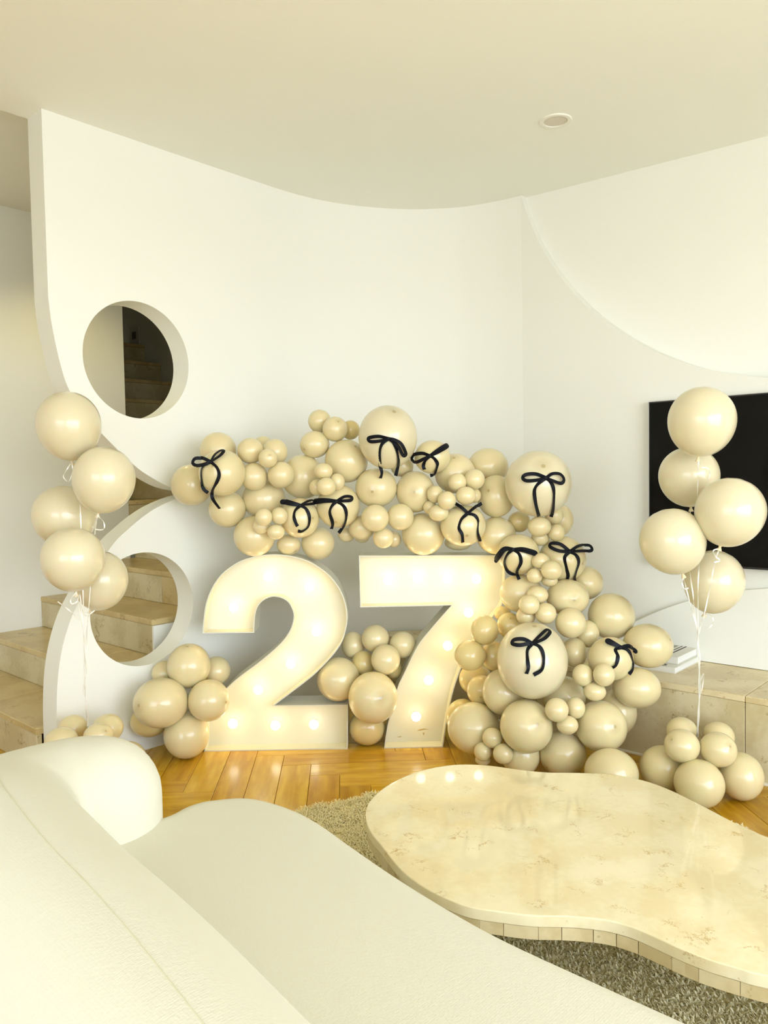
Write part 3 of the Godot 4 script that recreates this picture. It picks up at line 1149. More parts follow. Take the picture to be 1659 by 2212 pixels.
func make_table() -> void:
	var o := thing("coffee_table", "low free-form beige stone coffee table on the shaggy rug", "coffee table", Vector3(0.6, 0, -1.9))
	var off := Vector3(0.6, 0, -1.9)
	var plan := curve([Vector2(-0.063, -2.082), Vector2(-0.048, -2.018), Vector2(-0.026, -1.960), Vector2(0.001, -1.885), Vector2(0.028, -1.821), Vector2(0.056, -1.773), Vector2(0.090, -1.729), Vector2(0.138, -1.683), Vector2(0.179, -1.656), Vector2(0.243, -1.636), Vector2(0.306, -1.621), Vector2(0.375, -1.616), Vector2(0.421, -1.609), Vector2(0.466, -1.596), Vector2(0.507, -1.571), Vector2(0.545, -1.532), Vector2(0.581, -1.493), Vector2(0.618, -1.461), Vector2(0.663, -1.433), Vector2(0.709, -1.408), Vector2(0.900, -1.330), Vector2(1.150, -1.300), Vector2(1.400, -1.380), Vector2(1.500, -1.550), Vector2(1.420, -1.710), Vector2(1.240, -1.780), Vector2(1.070, -1.840), Vector2(0.983, -1.958), Vector2(0.963, -1.995), Vector2(0.934, -2.049), Vector2(0.895, -2.150), Vector2(0.849, -2.256), Vector2(0.799, -2.331), Vector2(0.736, -2.378), Vector2(0.680, -2.400), Vector2(0.603, -2.411), Vector2(0.509, -2.419), Vector2(0.432, -2.442), Vector2(0.340, -2.482), Vector2(0.277, -2.497), Vector2(0.211, -2.496), Vector2(0.126, -2.464), Vector2(0.051, -2.405), Vector2(-0.014, -2.321), Vector2(-0.054, -2.231), Vector2(-0.067, -2.156)], true, 6)
	for i in plan.size():
		plan[i] -= Vector2(off.x, off.z)
	var t := PackedVector3Array()
	slab(t, plan, 0.292, 0.318, 0.003, 0.0015, 3)
	obj("top", finish(t, 40.0, 0.62), M["table_top"], o)
	t = PackedVector3Array()
	slab(t, inset(plan, 0.014), 0.262, 0.2925)
	obj("core", finish(t, 30.0), M["stone_warm"], o)
	t = PackedVector3Array()
	for c in [Vector3(0.4, 0.16, -2.3), Vector3(1.22, 0.15, -1.55)]:
		t = PackedVector3Array()
		lathe(t, [Vector2(0.001, 0.03), Vector2(c.y, 0.03), Vector2(c.y, 0.263), Vector2(0.001, 0.263)], Transform3D(Basis(), Vector3(c.x, 0, c.z) - off), 64)
		obj("pedestal", finish(t, 30.0), M["stone_warm"], o)
	# the rim below the top is faced with short stone pieces
	var total := 0.0
	var n := plan.size()
	var run := PackedFloat32Array([0.0])
	for i in n:
		total += plan[i].distance_to(plan[(i + 1) % n])
		run.append(total)
	var along := func(s: float) -> Vector2:
		var w := fposmod(s, total)
		for i in n:
			if w <= run[i + 1]:
				return plan[i].lerp(plan[(i + 1) % n], (w - run[i]) / maxf(run[i + 1] - run[i], 1e-6))
		return plan[0]
	var at := 0.0
	while at < total - 0.02:
		var len := minf(0.045 + 0.035 * rng.randf(), total - at)
		var a: Vector2 = along.call(at + 0.0006)
		var b: Vector2 = along.call(at + len * 0.5)
		var c: Vector2 = along.call(at + len - 0.0006)
		var d := (c - a).normalized()
		var inward := Vector2(-d.y, d.x)
		if not Geometry2D.is_point_in_polygon(b + inward * 0.02, plan):
			inward = -inward
		var proud := 0.0015 * rng.randf()
		t = PackedVector3Array()
		var ring := PackedVector2Array([a + inward * (0.001 + proud), b + inward * (0.001 + proud), c + inward * (0.001 + proud), c + inward * 0.02, b + inward * 0.02, a + inward * 0.02])
		slab(t, ring, 0.263, 0.291)
		obj("edge_piece", finish(t, 30.0, 1.1, Vector2(rng.randf(), rng.randf())), M["stone_pale"], o)
		at += len


func make_rug() -> void:
	var o := thing("shaggy_rug", "cream shaggy rug under the stone coffee table", "rug", Vector3(0.6, 0, -2.0))
	var off := Vector3(0.6, 0, -2.0)
	var plan := curve([Vector2(-0.750, -1.600), Vector2(-0.780, -2.300), Vector2(-0.476, -2.761), Vector2(-0.351, -2.850), Vector2(-0.250, -2.904), Vector2(-0.145, -2.943), Vector2(-0.018, -3.004), Vector2(0.500, -3.060), Vector2(1.000, -2.920), Vector2(1.225, -2.664), Vector2(1.281, -2.550), Vector2(1.850, -2.250), Vector2(1.950, -1.800), Vector2(1.700, -1.200), Vector2(1.000, -0.900), Vector2(0.200, -0.950), Vector2(-0.500, -1.200)], true, 6)
	for i in plan.size():
		plan[i] -= Vector2(off.x, off.z)
	var t := PackedVector3Array()
	slab(t, plan, 0.0, 0.014, 0.004, 0.0, 3)
	obj("backing", finish(t, 40.0), M["rug"], o)
	# a tuft of five bent strands
	t = PackedVector3Array()
	for k in 5:
		var a := TAU * k / 5.0 + 0.4
		var d := Vector3(cos(a), 0, sin(a))
		var s := Vector3(-d.z, 0, d.x) * 0.0024
		var p := [d * 0.002, d * 0.006 + Vector3.UP * 0.009, d * 0.012 + Vector3.UP * 0.0125, d * 0.018 + Vector3.UP * 0.009]
		for i in 3:
			var w0 := 1.0 - i * 0.25
			var w1 := 1.0 - (i + 1) * 0.25
			quad(t, p[i] - s * w0, p[i] + s * w0, p[i + 1] + s * w1, p[i + 1] - s * w1)
	var tuft := finish(t, 40.0)
	var spots := []
	for i in 48000:
		var q := Vector2(rng.randf_range(-0.75, 1.9), rng.randf_range(-3.15, -1.05)) - Vector2(off.x, off.z)
		if Geometry2D.is_point_in_polygon(q, plan):
			spots.append(Vector3(q.x, 0.012, q.y))
	var mm := MultiMesh.new()
	mm.transform_format = MultiMesh.TRANSFORM_3D
	mm.mesh = tuft
	mm.instance_count = spots.size()
	for i in spots.size():
		var k := rng.randf_range(0.8, 1.3)
		mm.set_instance_transform(i, Transform3D(Basis(Vector3(1, 0, 0), rng.randf_range(-0.4, 0.4)) * Basis(Vector3.UP, rng.randf() * TAU).scaled(Vector3(k, k, k)), spots[i]))
	var pile := MultiMeshInstance3D.new()
	pile.name = "pile"
	pile.multimesh = mm
	pile.material_override = M["fur"]
	pile.set_meta("kind", "stuff")
	o.add_child(pile)


func make_numerals() -> void:
	numeral("marquee_numeral", "large white lit marquee numeral two standing on the oak floor", [
		[Vector2(-0.854, 0.558), Vector2(-0.847, 0.627), Vector2(-0.832, 0.705), Vector2(-0.801, 0.776), Vector2(-0.754, 0.837), Vector2(-0.688, 0.884), Vector2(-0.623, 0.909), Vector2(-0.558, 0.920), Vector2(-0.493, 0.921), Vector2(-0.429, 0.912), Vector2(-0.365, 0.893), Vector2(-0.314, 0.865), Vector2(-0.263, 0.825), Vector2(-0.225, 0.779), Vector2(-0.200, 0.733), Vector2(-0.182, 0.674), Vector2(-0.178, 0.615), Vector2(-0.187, 0.563), Vector2(-0.204, 0.511), Vector2(-0.238, 0.459), Vector2(-0.285, 0.407), Vector2(-0.338, 0.356), Vector2(-0.391, 0.314), Vector2(-0.444, 0.275), Vector2(-0.483, 0.246), Vector2(-0.527, 0.214)],
		[Vector2(-0.527, 0.214), Vector2(-0.184, 0.211)],
		[Vector2(-0.184, 0.211), Vector2(-0.189, 0.000)],
		[Vector2(-0.189, 0.000), Vector2(-0.862, 0.000)],
		[Vector2(-0.862, 0.000), Vector2(-0.859, 0.054)],
		[Vector2(-0.859, 0.054), Vector2(-0.852, 0.127), Vector2(-0.830, 0.193), Vector2(-0.796, 0.245), Vector2(-0.746, 0.302), Vector2(-0.683, 0.355), Vector2(-0.603, 0.413), Vector2(-0.530, 0.471), Vector2(-0.477, 0.522), Vector2(-0.443, 0.574), Vector2(-0.428, 0.629), Vector2(-0.435, 0.665), Vector2(-0.453, 0.698), Vector2(-0.485, 0.718), Vector2(-0.524, 0.724), Vector2(-0.563, 0.710), Vector2(-0.592, 0.681), Vector2(-0.606, 0.642), Vector2(-0.611, 0.596), Vector2(-0.614, 0.557)],
		[Vector2(-0.614, 0.557), Vector2(-0.854, 0.558)]],
		[Vector2(-0.713, 0.671), Vector2(-0.547, 0.813), Vector2(-0.357, 0.761), Vector2(-0.327, 0.550), Vector2(-0.452, 0.399), Vector2(-0.608, 0.278), Vector2(-0.732, 0.118), Vector2(-0.531, 0.106), Vector2(-0.349, 0.107)], -3.548, 0.155, 0.075, Vector3(-0.52, 0, -3.62))
	numeral("marquee_numeral", "large white lit marquee numeral seven standing on the oak floor", [
		[Vector2(-0.120, 0.909), Vector2(0.559, 0.899)],
		[Vector2(0.559, 0.899), Vector2(0.558, 0.742)],
		[Vector2(0.558, 0.742), Vector2(0.542, 0.667), Vector2(0.494, 0.603), Vector2(0.432, 0.515), Vector2(0.378, 0.429), Vector2(0.344, 0.364), Vector2(0.306, 0.255), Vector2(0.278, 0.124), Vector2(0.257, 0.000)],
		[Vector2(0.257, 0.000), Vector2(-0.019, 0.000)],
		[Vector2(-0.019, 0.000), Vector2(-0.008, 0.070), Vector2(0.006, 0.136), Vector2(0.047, 0.282), Vector2(0.081, 0.355), Vector2(0.145, 0.481), Vector2(0.209, 0.562), Vector2(0.305, 0.669)],
		[Vector2(0.305, 0.669), Vector2(-0.118, 0.667)],
		[Vector2(-0.118, 0.667), Vector2(-0.120, 0.909)]],
		[Vector2(0.013, 0.787), Vector2(0.152, 0.794), Vector2(0.291, 0.789), Vector2(0.427, 0.785), Vector2(0.389, 0.628), Vector2(0.289, 0.472), Vector2(0.197, 0.310), Vector2(0.135, 0.136)], -3.548, 0.155, 0.075, Vector3(0.2, 0, -3.62))
	# scuffs near the foot of the seven
	var seven: Node3D = get_node("marquee_numeral_001")
	for s in [[Vector2(0.042, 0.029), Vector2(0.062, 0.032), Vector2(0.066, 0.028), Vector2(0.053, 0.027)], [Vector2(0.138, 0.057), Vector2(0.155, 0.064), Vector2(0.175, 0.067), Vector2(0.200, 0.061), Vector2(0.178, 0.062), Vector2(0.155, 0.057)], [Vector2(0.166, 0.046), Vector2(0.175, 0.048), Vector2(0.173, 0.035), Vector2(0.168, 0.037)], [Vector2(-0.007, -0.002), Vector2(0.048, 0.000), Vector2(0.048, -0.003), Vector2(-0.005, -0.007)]]:
		var t := PackedVector3Array()
		prism(t, PackedVector2Array(s), Transform3D(Basis(), Vector3(0, 0, -3.548 - 0.075 + 0.0004) - seven.position), 0.0006)
		obj("scuff", finish(t), M["scuff"], seven)


func make_tv_and_books() -> void:
	# television on the wall
	var tv := thing("television", "large black flat television on the white wall behind the right bouquet", "television", ROOM * Vector3(3.762, 1.218, -0.899))
	tv.transform.basis = ROOM.basis * Basis(Vector3(0, 0, 1), Vector3.UP, Vector3(-1, 0, 0))
	var w := 0.725
	var h := 0.402
	var t := PackedVector3Array()
	box(t, Vector3(-w, -h, -0.025), Vector3(w, h, 0.022), 0.004)
	obj("housing", finish(t), M["bezel"], tv)
	t = PackedVector3Array()
	box(t, Vector3(-w + 0.006, -h + 0.01, 0.02), Vector3(w - 0.006, h - 0.006, 0.0235), 0.001)
	obj("screen", finish(t), M["black"], tv)
	t = PackedVector3Array()
	for s in [[Vector3(-w - 0.003, -h, -0.02), Vector3(-w, h + 0.003, 0.02)], [Vector3(w, -h, -0.02), Vector3(w + 0.003, h + 0.003, 0.02)], [Vector3(-w, h, -0.02), Vector3(w, h + 0.003, 0.02)], [Vector3(-w, -h - 0.003, -0.02), Vector3(w, -h, 0.02)]]:
		box(t, s[0], s[1])
	obj("metal_edge", finish(t), M["silver"], tv)
	# two books on the bench
	book("white book with dark print on its cover, upper of two on the bench", Vector3(1.350, 0.378, -3.528), Vector3(0.24, 0.034, 0.3), 1)
	book("large white book lying under another on the stone bench", Vector3(1.315, 0.350, -3.469), Vector3(0.29, 0.027, 0.32), 0)


func book(label: String, corner: Vector3, size: Vector3, print_kind: int) -> void:
	# its near right corner stands at «corner»; it reaches along U and back along V
	var o := thing("book", label, "book", corner, "books on the stone bench")
	o.transform.basis = ROOM.basis
	var t := PackedVector3Array()
	box(t, Vector3(0, 0, -size.z), Vector3(size.x, 0.003, 0), 0.0008)
	box(t, Vector3(0, size.y - 0.003, -size.z), Vector3(size.x, size.y, 0), 0.0008)
	obj("cover", finish(t), M["cover"], o)
	t = PackedVector3Array()
	box(t, Vector3(0, 0.0028, -size.z), Vector3(0.004, size.y - 0.0028, 0), 0.001)
	obj("spine", finish(t), M["cover"], o)
	t = PackedVector3Array()
	box(t, Vector3(0.004, 0.003, -size.z + 0.004), Vector3(size.x - 0.005, size.y - 0.003, -0.004))
	obj("pages", finish(t), M["page"], o)
	if print_kind == 1:
		# a ruled frame round a grey picture
		t = PackedVector3Array()
		var y := size.y + 0.0002
		for b in [[0.06, 0.068, -0.25, -0.05], [0.06, 0.27, -0.058, -0.05], [0.08, 0.086, -0.22, -0.07], [0.08, 0.25, -0.076, -0.07], [0.262, 0.27, -0.25, -0.05], [0.06, 0.27, -0.25, -0.235]]:
			box(t, Vector3(b[0], y - 0.0004, b[2]), Vector3(b[1], y + 0.0003, b[3]))
		obj("print", finish(t), M["ink"], o)
		t = PackedVector3Array()
		box(t, Vector3(0.1, y - 0.0004, -0.21), Vector3(0.24, y + 0.0002, -0.09))
		obj("picture", finish(t), M["print_grey"], o)
	else:
		t = PackedVector3Array()
		var y := size.y + 0.0002
		for b in [[0.012, 0.05, -0.10, -0.085], [0.012, 0.018, -0.13, -0.045], [0.03, 0.05, -0.07, -0.055], [0.012, 0.05, -0.13, -0.118]]:
			box(t, Vector3(b[0], y - 0.0004, b[2]), Vector3(b[1], y + 0.0003, b[3]))
		obj("print", finish(t), M["ink"], o)


func make_balloons() -> void:
	var garland := "balloons of the garland over and beside the numerals"
	var middle := "balloons stacked between the numerals"
	var cluster := "balloons clustered left of the numeral two"
	var left_foot := "balloons at the foot of the left bouquet"
	var right_foot := "balloons at the foot of the right bouquet"
	bal(Vector3(-0.774, 1.409, -3.620), 0.0850, 0.0850, Vector3(-0.95, -0.28, -0.15), garland, "plain balloon peeking out behind the top of the leftmost bowed balloon")
	bal(Vector3(-0.722, 1.302, -3.449), 0.1038, 0.1038, Vector3(-0.19, 0.29, 0.94), garland, "large balloon with a black bow at the far left end of the garland")
	bal(Vector3(-0.893, 1.248, -3.580), 0.0948, 0.0970, Vector3(-0.32, -0.91, -0.26), garland, "plain balloon at the very left tip of the garland, beside the wall gap")
	bal(Vector3(-0.727, 1.134, -3.568), 0.0859, 0.0859, Vector3(-0.31, 0.90, -0.31), garland, "plain balloon directly below the leftmost bowed balloon")
	bal(Vector3(-0.608, 1.401, -3.536), 0.0596, 0.0596, Vector3(-0.98, -0.05, -0.17), garland, "upper left balloon of the five-balloon rosette right of the leftmost bow")
	bal(Vector3(-0.501, 1.396, -3.580), 0.0582, 0.0603, Vector3(0.68, -0.58, -0.45), garland, "upper right balloon of the five-balloon rosette right of the leftmost bow")
	bal(Vector3(-0.515, 1.363, -3.450), 0.0426, 0.0426, Vector3(0.33, 0.27, 0.90), garland, "smallest balloon at the centre of the five-balloon rosette right of the leftmost bow")
	bal(Vector3(-0.590, 1.282, -3.514), 0.0624, 0.0635, Vector3(0.69, -0.57, -0.45), garland, "lower left balloon of the five-balloon rosette right of the leftmost bow")
	bal(Vector3(-0.465, 1.288, -3.496), 0.0602, 0.0602, Vector3(0.62, 0.67, -0.41), garland, "lower right balloon of the five-balloon rosette right of the leftmost bow")
	bal(Vector3(-0.575, 1.432, -3.700), 0.0468, 0.0445, Vector3(0.20, 0.92, -0.33), garland, "pale balloon barely showing behind the top of the left rosette")
	bal(Vector3(-0.565, 1.177, -3.619), 0.1002, 0.0958, Vector3(0.83, 0.29, -0.47), garland, "medium balloon tucked under the lower pair of the left rosette")
	bal(Vector3(-0.378, 1.278, -3.628), 0.1026, 0.1048, Vector3(-0.91, 0.34, -0.24), garland, "large plain balloon between the left rosette and the tiny four-balloon cluster")
	bal(Vector3(-0.299, 1.541, -3.680), 0.0554, 0.0554, Vector3(0.90, 0.20, -0.39), garland, "topmost balloon at the upper left peak of the garland")
	bal(Vector3(-0.221, 1.497, -3.594), 0.0584, 0.0584, Vector3(0.31, 0.54, 0.78), garland, "small balloon in the front of the upper left peak, with dark tip dot")
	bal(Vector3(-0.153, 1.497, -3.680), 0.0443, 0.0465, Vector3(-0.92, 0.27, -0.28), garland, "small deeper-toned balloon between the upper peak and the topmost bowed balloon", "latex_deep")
	bal(Vector3(-0.318, 1.428, -3.602), 0.0694, 0.0629, Vector3(-0.63, -0.37, 0.68), garland, "small balloon at the lower left of the upper peak, tip dot at its left")
	bal(Vector3(-0.171, 1.347, -3.580), 0.1002, 0.1002, Vector3(0.46, 0.65, 0.60), garland, "large balloon left of the topmost bowed balloon")
	bal(Vector3(-0.267, 1.301, -3.440), 0.0414, 0.0362, Vector3(-0.58, -0.76, -0.29), garland, "top tiny balloon of the four-balloon cluster above the two small-loop bows")
	bal(Vector3(-0.209, 1.252, -3.460), 0.0354, 0.0385, Vector3(-0.19, 0.93, -0.32), garland, "right tiny balloon of the four-balloon cluster above the two small-loop bows")
	bal(Vector3(-0.301, 1.228, -3.480), 0.0356, 0.0377, Vector3(-0.45, -0.85, -0.28), garland, "half-hidden left tiny balloon of the four-balloon cluster above the two bows")
	bal(Vector3(-0.253, 1.232, -3.406), 0.0431, 0.0410, Vector3(-0.82, -0.51, -0.26), garland, "front tiny balloon of the four-balloon cluster above the two small-loop bows")
	bal(Vector3(-0.209, 1.141, -3.526), 0.0997, 0.0997, Vector3(-0.09, -0.70, 0.71), garland, "balloon with a black bow below the tiny four-balloon cluster")
	bal(Vector3(-0.385, 1.090, -3.515), 0.0888, 0.0910, Vector3(0.72, 0.02, 0.69), garland, "balloon with a black bow above the curve of the numeral two")
	bal(Vector3(-0.532, 1.102, -3.398), 0.0378, 0.0399, Vector3(0.87, 0.13, -0.48), garland, "upper left tiny balloon of the quartet above the curve of the numeral two")
	bal(Vector3(-0.467, 1.105, -3.428), 0.0371, 0.0392, Vector3(-0.91, -0.36, -0.19), garland, "upper right tiny balloon of the quartet above the curve of the numeral two")
	bal(Vector3(-0.554, 1.060, -3.451), 0.0374, 0.0353, Vector3(-0.12, 0.92, -0.37), garland, "half-hidden lower left tiny balloon of the quartet above the numeral two")
	bal(Vector3(-0.483, 1.034, -3.420), 0.0391, 0.0340, Vector3(-0.86, 0.46, -0.24), garland, "lower right tiny balloon of the quartet above the curve of the numeral two")
	bal(Vector3(-0.601, 1.008, -3.551), 0.0962, 0.0940, Vector3(-0.26, 0.90, -0.36), garland, "large balloon resting on the left shoulder of the numeral two")
	bal(Vector3(-0.447, 0.962, -3.580), 0.0560, 0.0496, Vector3(0.61, -0.56, 0.56), garland, "small balloon sitting on top of the curve of the numeral two")
	bal(Vector3(-0.312, 0.965, -3.600), 0.0780, 0.0780, Vector3(-0.35, -0.91, -0.23), garland, "medium balloon resting on the right shoulder of the numeral two")
	bal(Vector3(-0.179, 1.002, -3.640), 0.0416, 0.0373, Vector3(-0.89, 0.32, -0.31), garland, "small balloon peeking out below the bowed balloon left of the quartet")
	bal(Vector3(-0.108, 0.983, -3.700), 0.0356, 0.0290, Vector3(0.51, 0.76, -0.41), garland, "shadowed small balloon lowest behind the quartet left of the numeral seven")
	bal(Vector3(-0.106, 1.037, -3.568), 0.0601, 0.0601, Vector3(-0.92, -0.28, -0.29), garland, "left balloon of the quartet above the left corner of the numeral seven")
	bal(Vector3(-0.040, 1.086, -3.461), 0.0625, 0.0615, Vector3(0.18, -0.94, -0.28), garland, "greyer front balloon of the quartet above the left corner of the numeral seven")
	bal(Vector3(0.023, 1.448, -3.460), 0.1322, 0.1426, Vector3(0.22, 0.75, 0.63), garland, "giant shiny balloon with a black bow at the top of the garland", "latex_pale")
	bal(Vector3(0.088, 1.320, -3.620), 0.0545, 0.0501, Vector3(-0.32, 0.89, -0.33), garland, "balloon showing under the lower right edge of the topmost giant balloon")
	bal(Vector3(0.225, 1.358, -3.519), 0.0826, 0.0763, Vector3(0.18, 0.94, -0.30), garland, "balloon with a slanted black bow right of the topmost giant balloon")
	bal(Vector3(-0.034, 1.221, -3.540), 0.0959, 0.0916, Vector3(-0.18, -0.17, 0.97), garland, "large balloon below the topmost giant balloon, tip dot near its centre")
	bal(Vector3(0.146, 1.200, -3.556), 0.0899, 0.0963, Vector3(-0.09, -0.00, 1.00), garland, "large balloon right of the one below the topmost giant balloon")
	bal(Vector3(0.074, 1.088, -3.490), 0.0609, 0.0609, Vector3(-0.71, 0.59, -0.38), garland, "right balloon of the quartet above the left corner of the numeral seven")
	bal(Vector3(-0.005, 0.993, -3.495), 0.0484, 0.0473, Vector3(0.87, -0.39, -0.30), garland, "lower balloon of the quartet above the left corner of the numeral seven")
	bal(Vector3(0.042, 0.979, -3.582), 0.0367, 0.0388, Vector3(0.94, -0.17, -0.31), garland, "half-hidden low balloon right of the quartet's lower balloon")
	bal(Vector3(0.335, 1.281, -3.601), 0.0954, 0.0932, Vector3(-0.10, 0.77, 0.63), garland, "large balloon below and right of the slanted bow")
	bal(Vector3(0.330, 1.241, -3.441), 0.0414, 0.0414, Vector3(-0.41, -0.84, -0.36), garland, "left of the top pair of tiny balloons above the crossed bow")
	bal(Vector3(0.409, 1.253, -3.455), 0.0458, 0.0458, Vector3(0.81, -0.54, -0.23), garland, "right of the top pair of tiny balloons above the crossed bow")
	bal(Vector3(0.364, 1.181, -3.404), 0.0451, 0.0410, Vector3(0.56, -0.79, -0.25), garland, "bright tiny balloon touching the top of the crossed-bow balloon")
	bal(Vector3(0.409, 1.180, -3.480), 0.0314, 0.0335, Vector3(-0.63, 0.65, -0.42), garland, "half-hidden tiny balloon right of the bright tiny one above the crossed bow")
	bal(Vector3(0.232, 1.189, -3.460), 0.0375, 0.0396, Vector3(0.81, 0.51, -0.29), garland, "upper left tiny balloon of the trio left of the crossed bow")
	bal(Vector3(0.279, 1.162, -3.397), 0.0409, 0.0409, Vector3(-0.51, -0.79, -0.35), garland, "middle tiny balloon of the trio left of the crossed bow")
	bal(Vector3(0.244, 1.106, -3.429), 0.0454, 0.0372, Vector3(-0.86, -0.35, -0.38), garland, "lower tiny balloon of the trio left of the crossed bow")
	bal(Vector3(0.209, 1.129, -3.483), 0.0315, 0.0315, Vector3(-0.59, 0.71, -0.40), garland, "half-hidden tiny balloon left of the trio near the crossed bow")
	bal(Vector3(0.500, 1.311, -3.680), 0.0974, 0.0886, Vector3(0.19, 0.94, -0.30), garland, "plain balloon highest between the slanted bow and the right giant balloon")
	bal(Vector3(0.519, 1.172, -3.560), 0.0878, 0.0986, Vector3(-0.49, 0.29, 0.82), garland, "large balloon left of the right giant bowed balloon")
	bal(Vector3(0.356, 1.046, -3.468), 0.1023, 0.0939, Vector3(0.07, -0.43, 0.90), garland, "balloon with a black ribbon crossed like an X above the numeral seven")
	bal(Vector3(0.180, 1.003, -3.559), 0.0996, 0.0985, Vector3(-0.79, -0.48, 0.37), garland, "large balloon resting on top of the bar of the numeral seven")
	bal(Vector3(0.519, 0.990, -3.559), 0.0921, 0.0878, Vector3(-0.72, 0.50, -0.48), garland, "large balloon right of the crossed-bow balloon, above the numeral seven's corner")
	bal(Vector3(0.352, 0.952, -3.660), 0.0661, 0.0375, Vector3(-0.89, 0.15, -0.43), garland, "shadowed balloon squeezed under the crossed-bow balloon on the numeral seven")
	bal(Vector3(0.684, 1.229, -3.400), 0.1462, 0.1462, Vector3(-0.02, 0.52, 0.85), garland, "giant shiny balloon with a black bow at the right end of the arch", "latex_pale")
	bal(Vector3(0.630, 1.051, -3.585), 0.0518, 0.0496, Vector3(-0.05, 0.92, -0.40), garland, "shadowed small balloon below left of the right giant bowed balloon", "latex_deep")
	bal(Vector3(0.687, 1.039, -3.400), 0.0512, 0.0450, Vector3(-0.16, 0.89, -0.43), garland, "front small balloon directly below the right giant bowed balloon")
	bal(Vector3(0.771, 1.084, -3.480), 0.0429, 0.0440, Vector3(-0.82, 0.23, -0.53), garland, "upper right small balloon below the right giant bowed balloon")
	bal(Vector3(0.769, 1.008, -3.429), 0.0382, 0.0382, Vector3(0.65, -0.75, -0.14), garland, "lower right tiny balloon below the right giant bowed balloon")
	bal(Vector3(0.703, 0.983, -3.460), 0.0406, 0.0354, Vector3(-0.73, -0.51, -0.45), garland, "half-hidden low tiny balloon below the right giant bowed balloon")
	bal(Vector3(0.827, 1.055, -3.600), 0.0607, 0.0737, Vector3(-0.11, 0.90, -0.42), garland, "pale balloon at the back right of the cluster under the right giant balloon")
	bal(Vector3(0.598, 0.914, -3.429), 0.0939, 0.0908, Vector3(-0.07, -0.72, 0.69), garland, "balloon with a black bow at the upper right corner of the numeral seven")
	bal(Vector3(0.805, 0.884, -3.473), 0.1066, 0.1045, Vector3(0.68, -0.12, 0.73), garland, "balloon with a big-looped black bow right of the numeral seven's corner")
	bal(Vector3(0.680, 0.892, -3.344), 0.0403, 0.0352, Vector3(-0.08, 0.89, -0.45), garland, "top tiny balloon of the cluster between the two bows by the numeral seven")
	bal(Vector3(0.717, 0.857, -3.293), 0.0456, 0.0416, Vector3(-0.81, 0.22, -0.54), garland, "biggest tiny balloon of the cluster between the two bows by the numeral seven")
	bal(Vector3(0.653, 0.828, -3.340), 0.0342, 0.0332, Vector3(0.34, 0.86, -0.39), garland, "left tiny balloon of the cluster between the two bows by the numeral seven")
	bal(Vector3(0.725, 0.801, -3.378), 0.0366, 0.0264, Vector3(0.37, 0.85, -0.38), garland, "half-hidden bottom tiny balloon of the cluster between the two bows")
	bal(Vector3(0.613, 0.736, -3.449), 0.0976, 0.0872, Vector3(-0.87, -0.13, -0.47), garland, "large balloon below the bowed balloon at the numeral seven's corner")
	bal(Vector3(0.925, 0.768, -3.516), 0.0762, 0.0762, Vector3(0.88, 0.44, -0.18), garland, "plain balloon jutting right below the big-looped bow")
	bal(Vector3(0.807, 0.722, -3.389), 0.0938, 0.0816, Vector3(0.08, 0.02, 1.00), garland, "large balloon below the big-looped bow, tip dot near its centre")
	bal(Vector3(0.662, 0.746, -3.327), 0.0461, 0.0391, Vector3(-0.85, 0.05, -0.52), garland, "top tiny balloon of the cluster above the giant balloon by the seven")
	bal(Vector3(0.614, 0.713, -3.269), 0.0443, 0.0433, Vector3(-0.52, 0.65, -0.55), garland, "left tiny balloon of the cluster above the giant balloon by the seven")
	bal(Vector3(0.688, 0.672, -3.284), 0.0455, 0.0455, Vector3(-0.21, -0.95, -0.21), garland, "right tiny balloon of the cluster above the giant balloon by the seven")
	bal(Vector3(0.613, 0.653, -3.340), 0.0422, 0.0382, Vector3(0.01, -0.99, -0.16), garland, "half-hidden lower left tiny balloon above the giant balloon by the seven")
	bal(Vector3(1.005, 0.633, -3.402), 0.1024, 0.1024, Vector3(-0.28, -0.92, -0.26), garland, "large balloon bulging right from the middle of the right garland column")
	bal(Vector3(0.793, 0.630, -3.276), 0.0651, 0.0641, Vector3(-0.30, -0.92, -0.24), garland, "greyish medium balloon upper right of the giant balloon by the seven")
	bal(Vector3(0.885, 0.567, -3.349), 0.0504, 0.0595, Vector3(-0.52, 0.59, -0.61), garland, "balloon behind the greyish medium one, upper right of the giant balloon")
	bal(Vector3(1.126, 0.525, -3.280), 0.1046, 0.0947, Vector3(0.70, 0.39, 0.60), garland, "large balloon at the far right of the garland, beside the books")
	bal(Vector3(0.937, 0.495, -3.184), 0.0920, 0.0901, Vector3(-0.41, -0.88, -0.26), garland, "balloon with the rightmost black bow, below the bulging large balloon")
	bal(Vector3(0.817, 0.495, -3.309), 0.0538, 0.0637, Vector3(-0.37, 0.70, -0.61), garland, "plain balloon touching the right side of the giant balloon by the seven")
	bal(Vector3(0.604, 0.500, -3.157), 0.1452, 0.1566, Vector3(0.02, 0.97, 0.26), garland, "giant balloon with a small black bow beside the lower stroke of the seven", "latex_pale")
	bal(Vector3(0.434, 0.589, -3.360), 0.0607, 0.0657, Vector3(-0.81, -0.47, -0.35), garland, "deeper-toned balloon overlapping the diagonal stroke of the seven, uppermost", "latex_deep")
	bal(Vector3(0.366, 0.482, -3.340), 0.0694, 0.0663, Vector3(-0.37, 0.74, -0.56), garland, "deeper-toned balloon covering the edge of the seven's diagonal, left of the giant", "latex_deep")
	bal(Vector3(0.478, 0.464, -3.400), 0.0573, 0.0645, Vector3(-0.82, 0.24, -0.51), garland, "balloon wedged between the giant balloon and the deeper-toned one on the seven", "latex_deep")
	bal(Vector3(0.556, 0.592, -3.440), 0.0559, 0.0580, Vector3(-0.01, 0.69, 0.73), garland, "balloon behind the upper left edge of the giant balloon by the seven", "latex_deep")
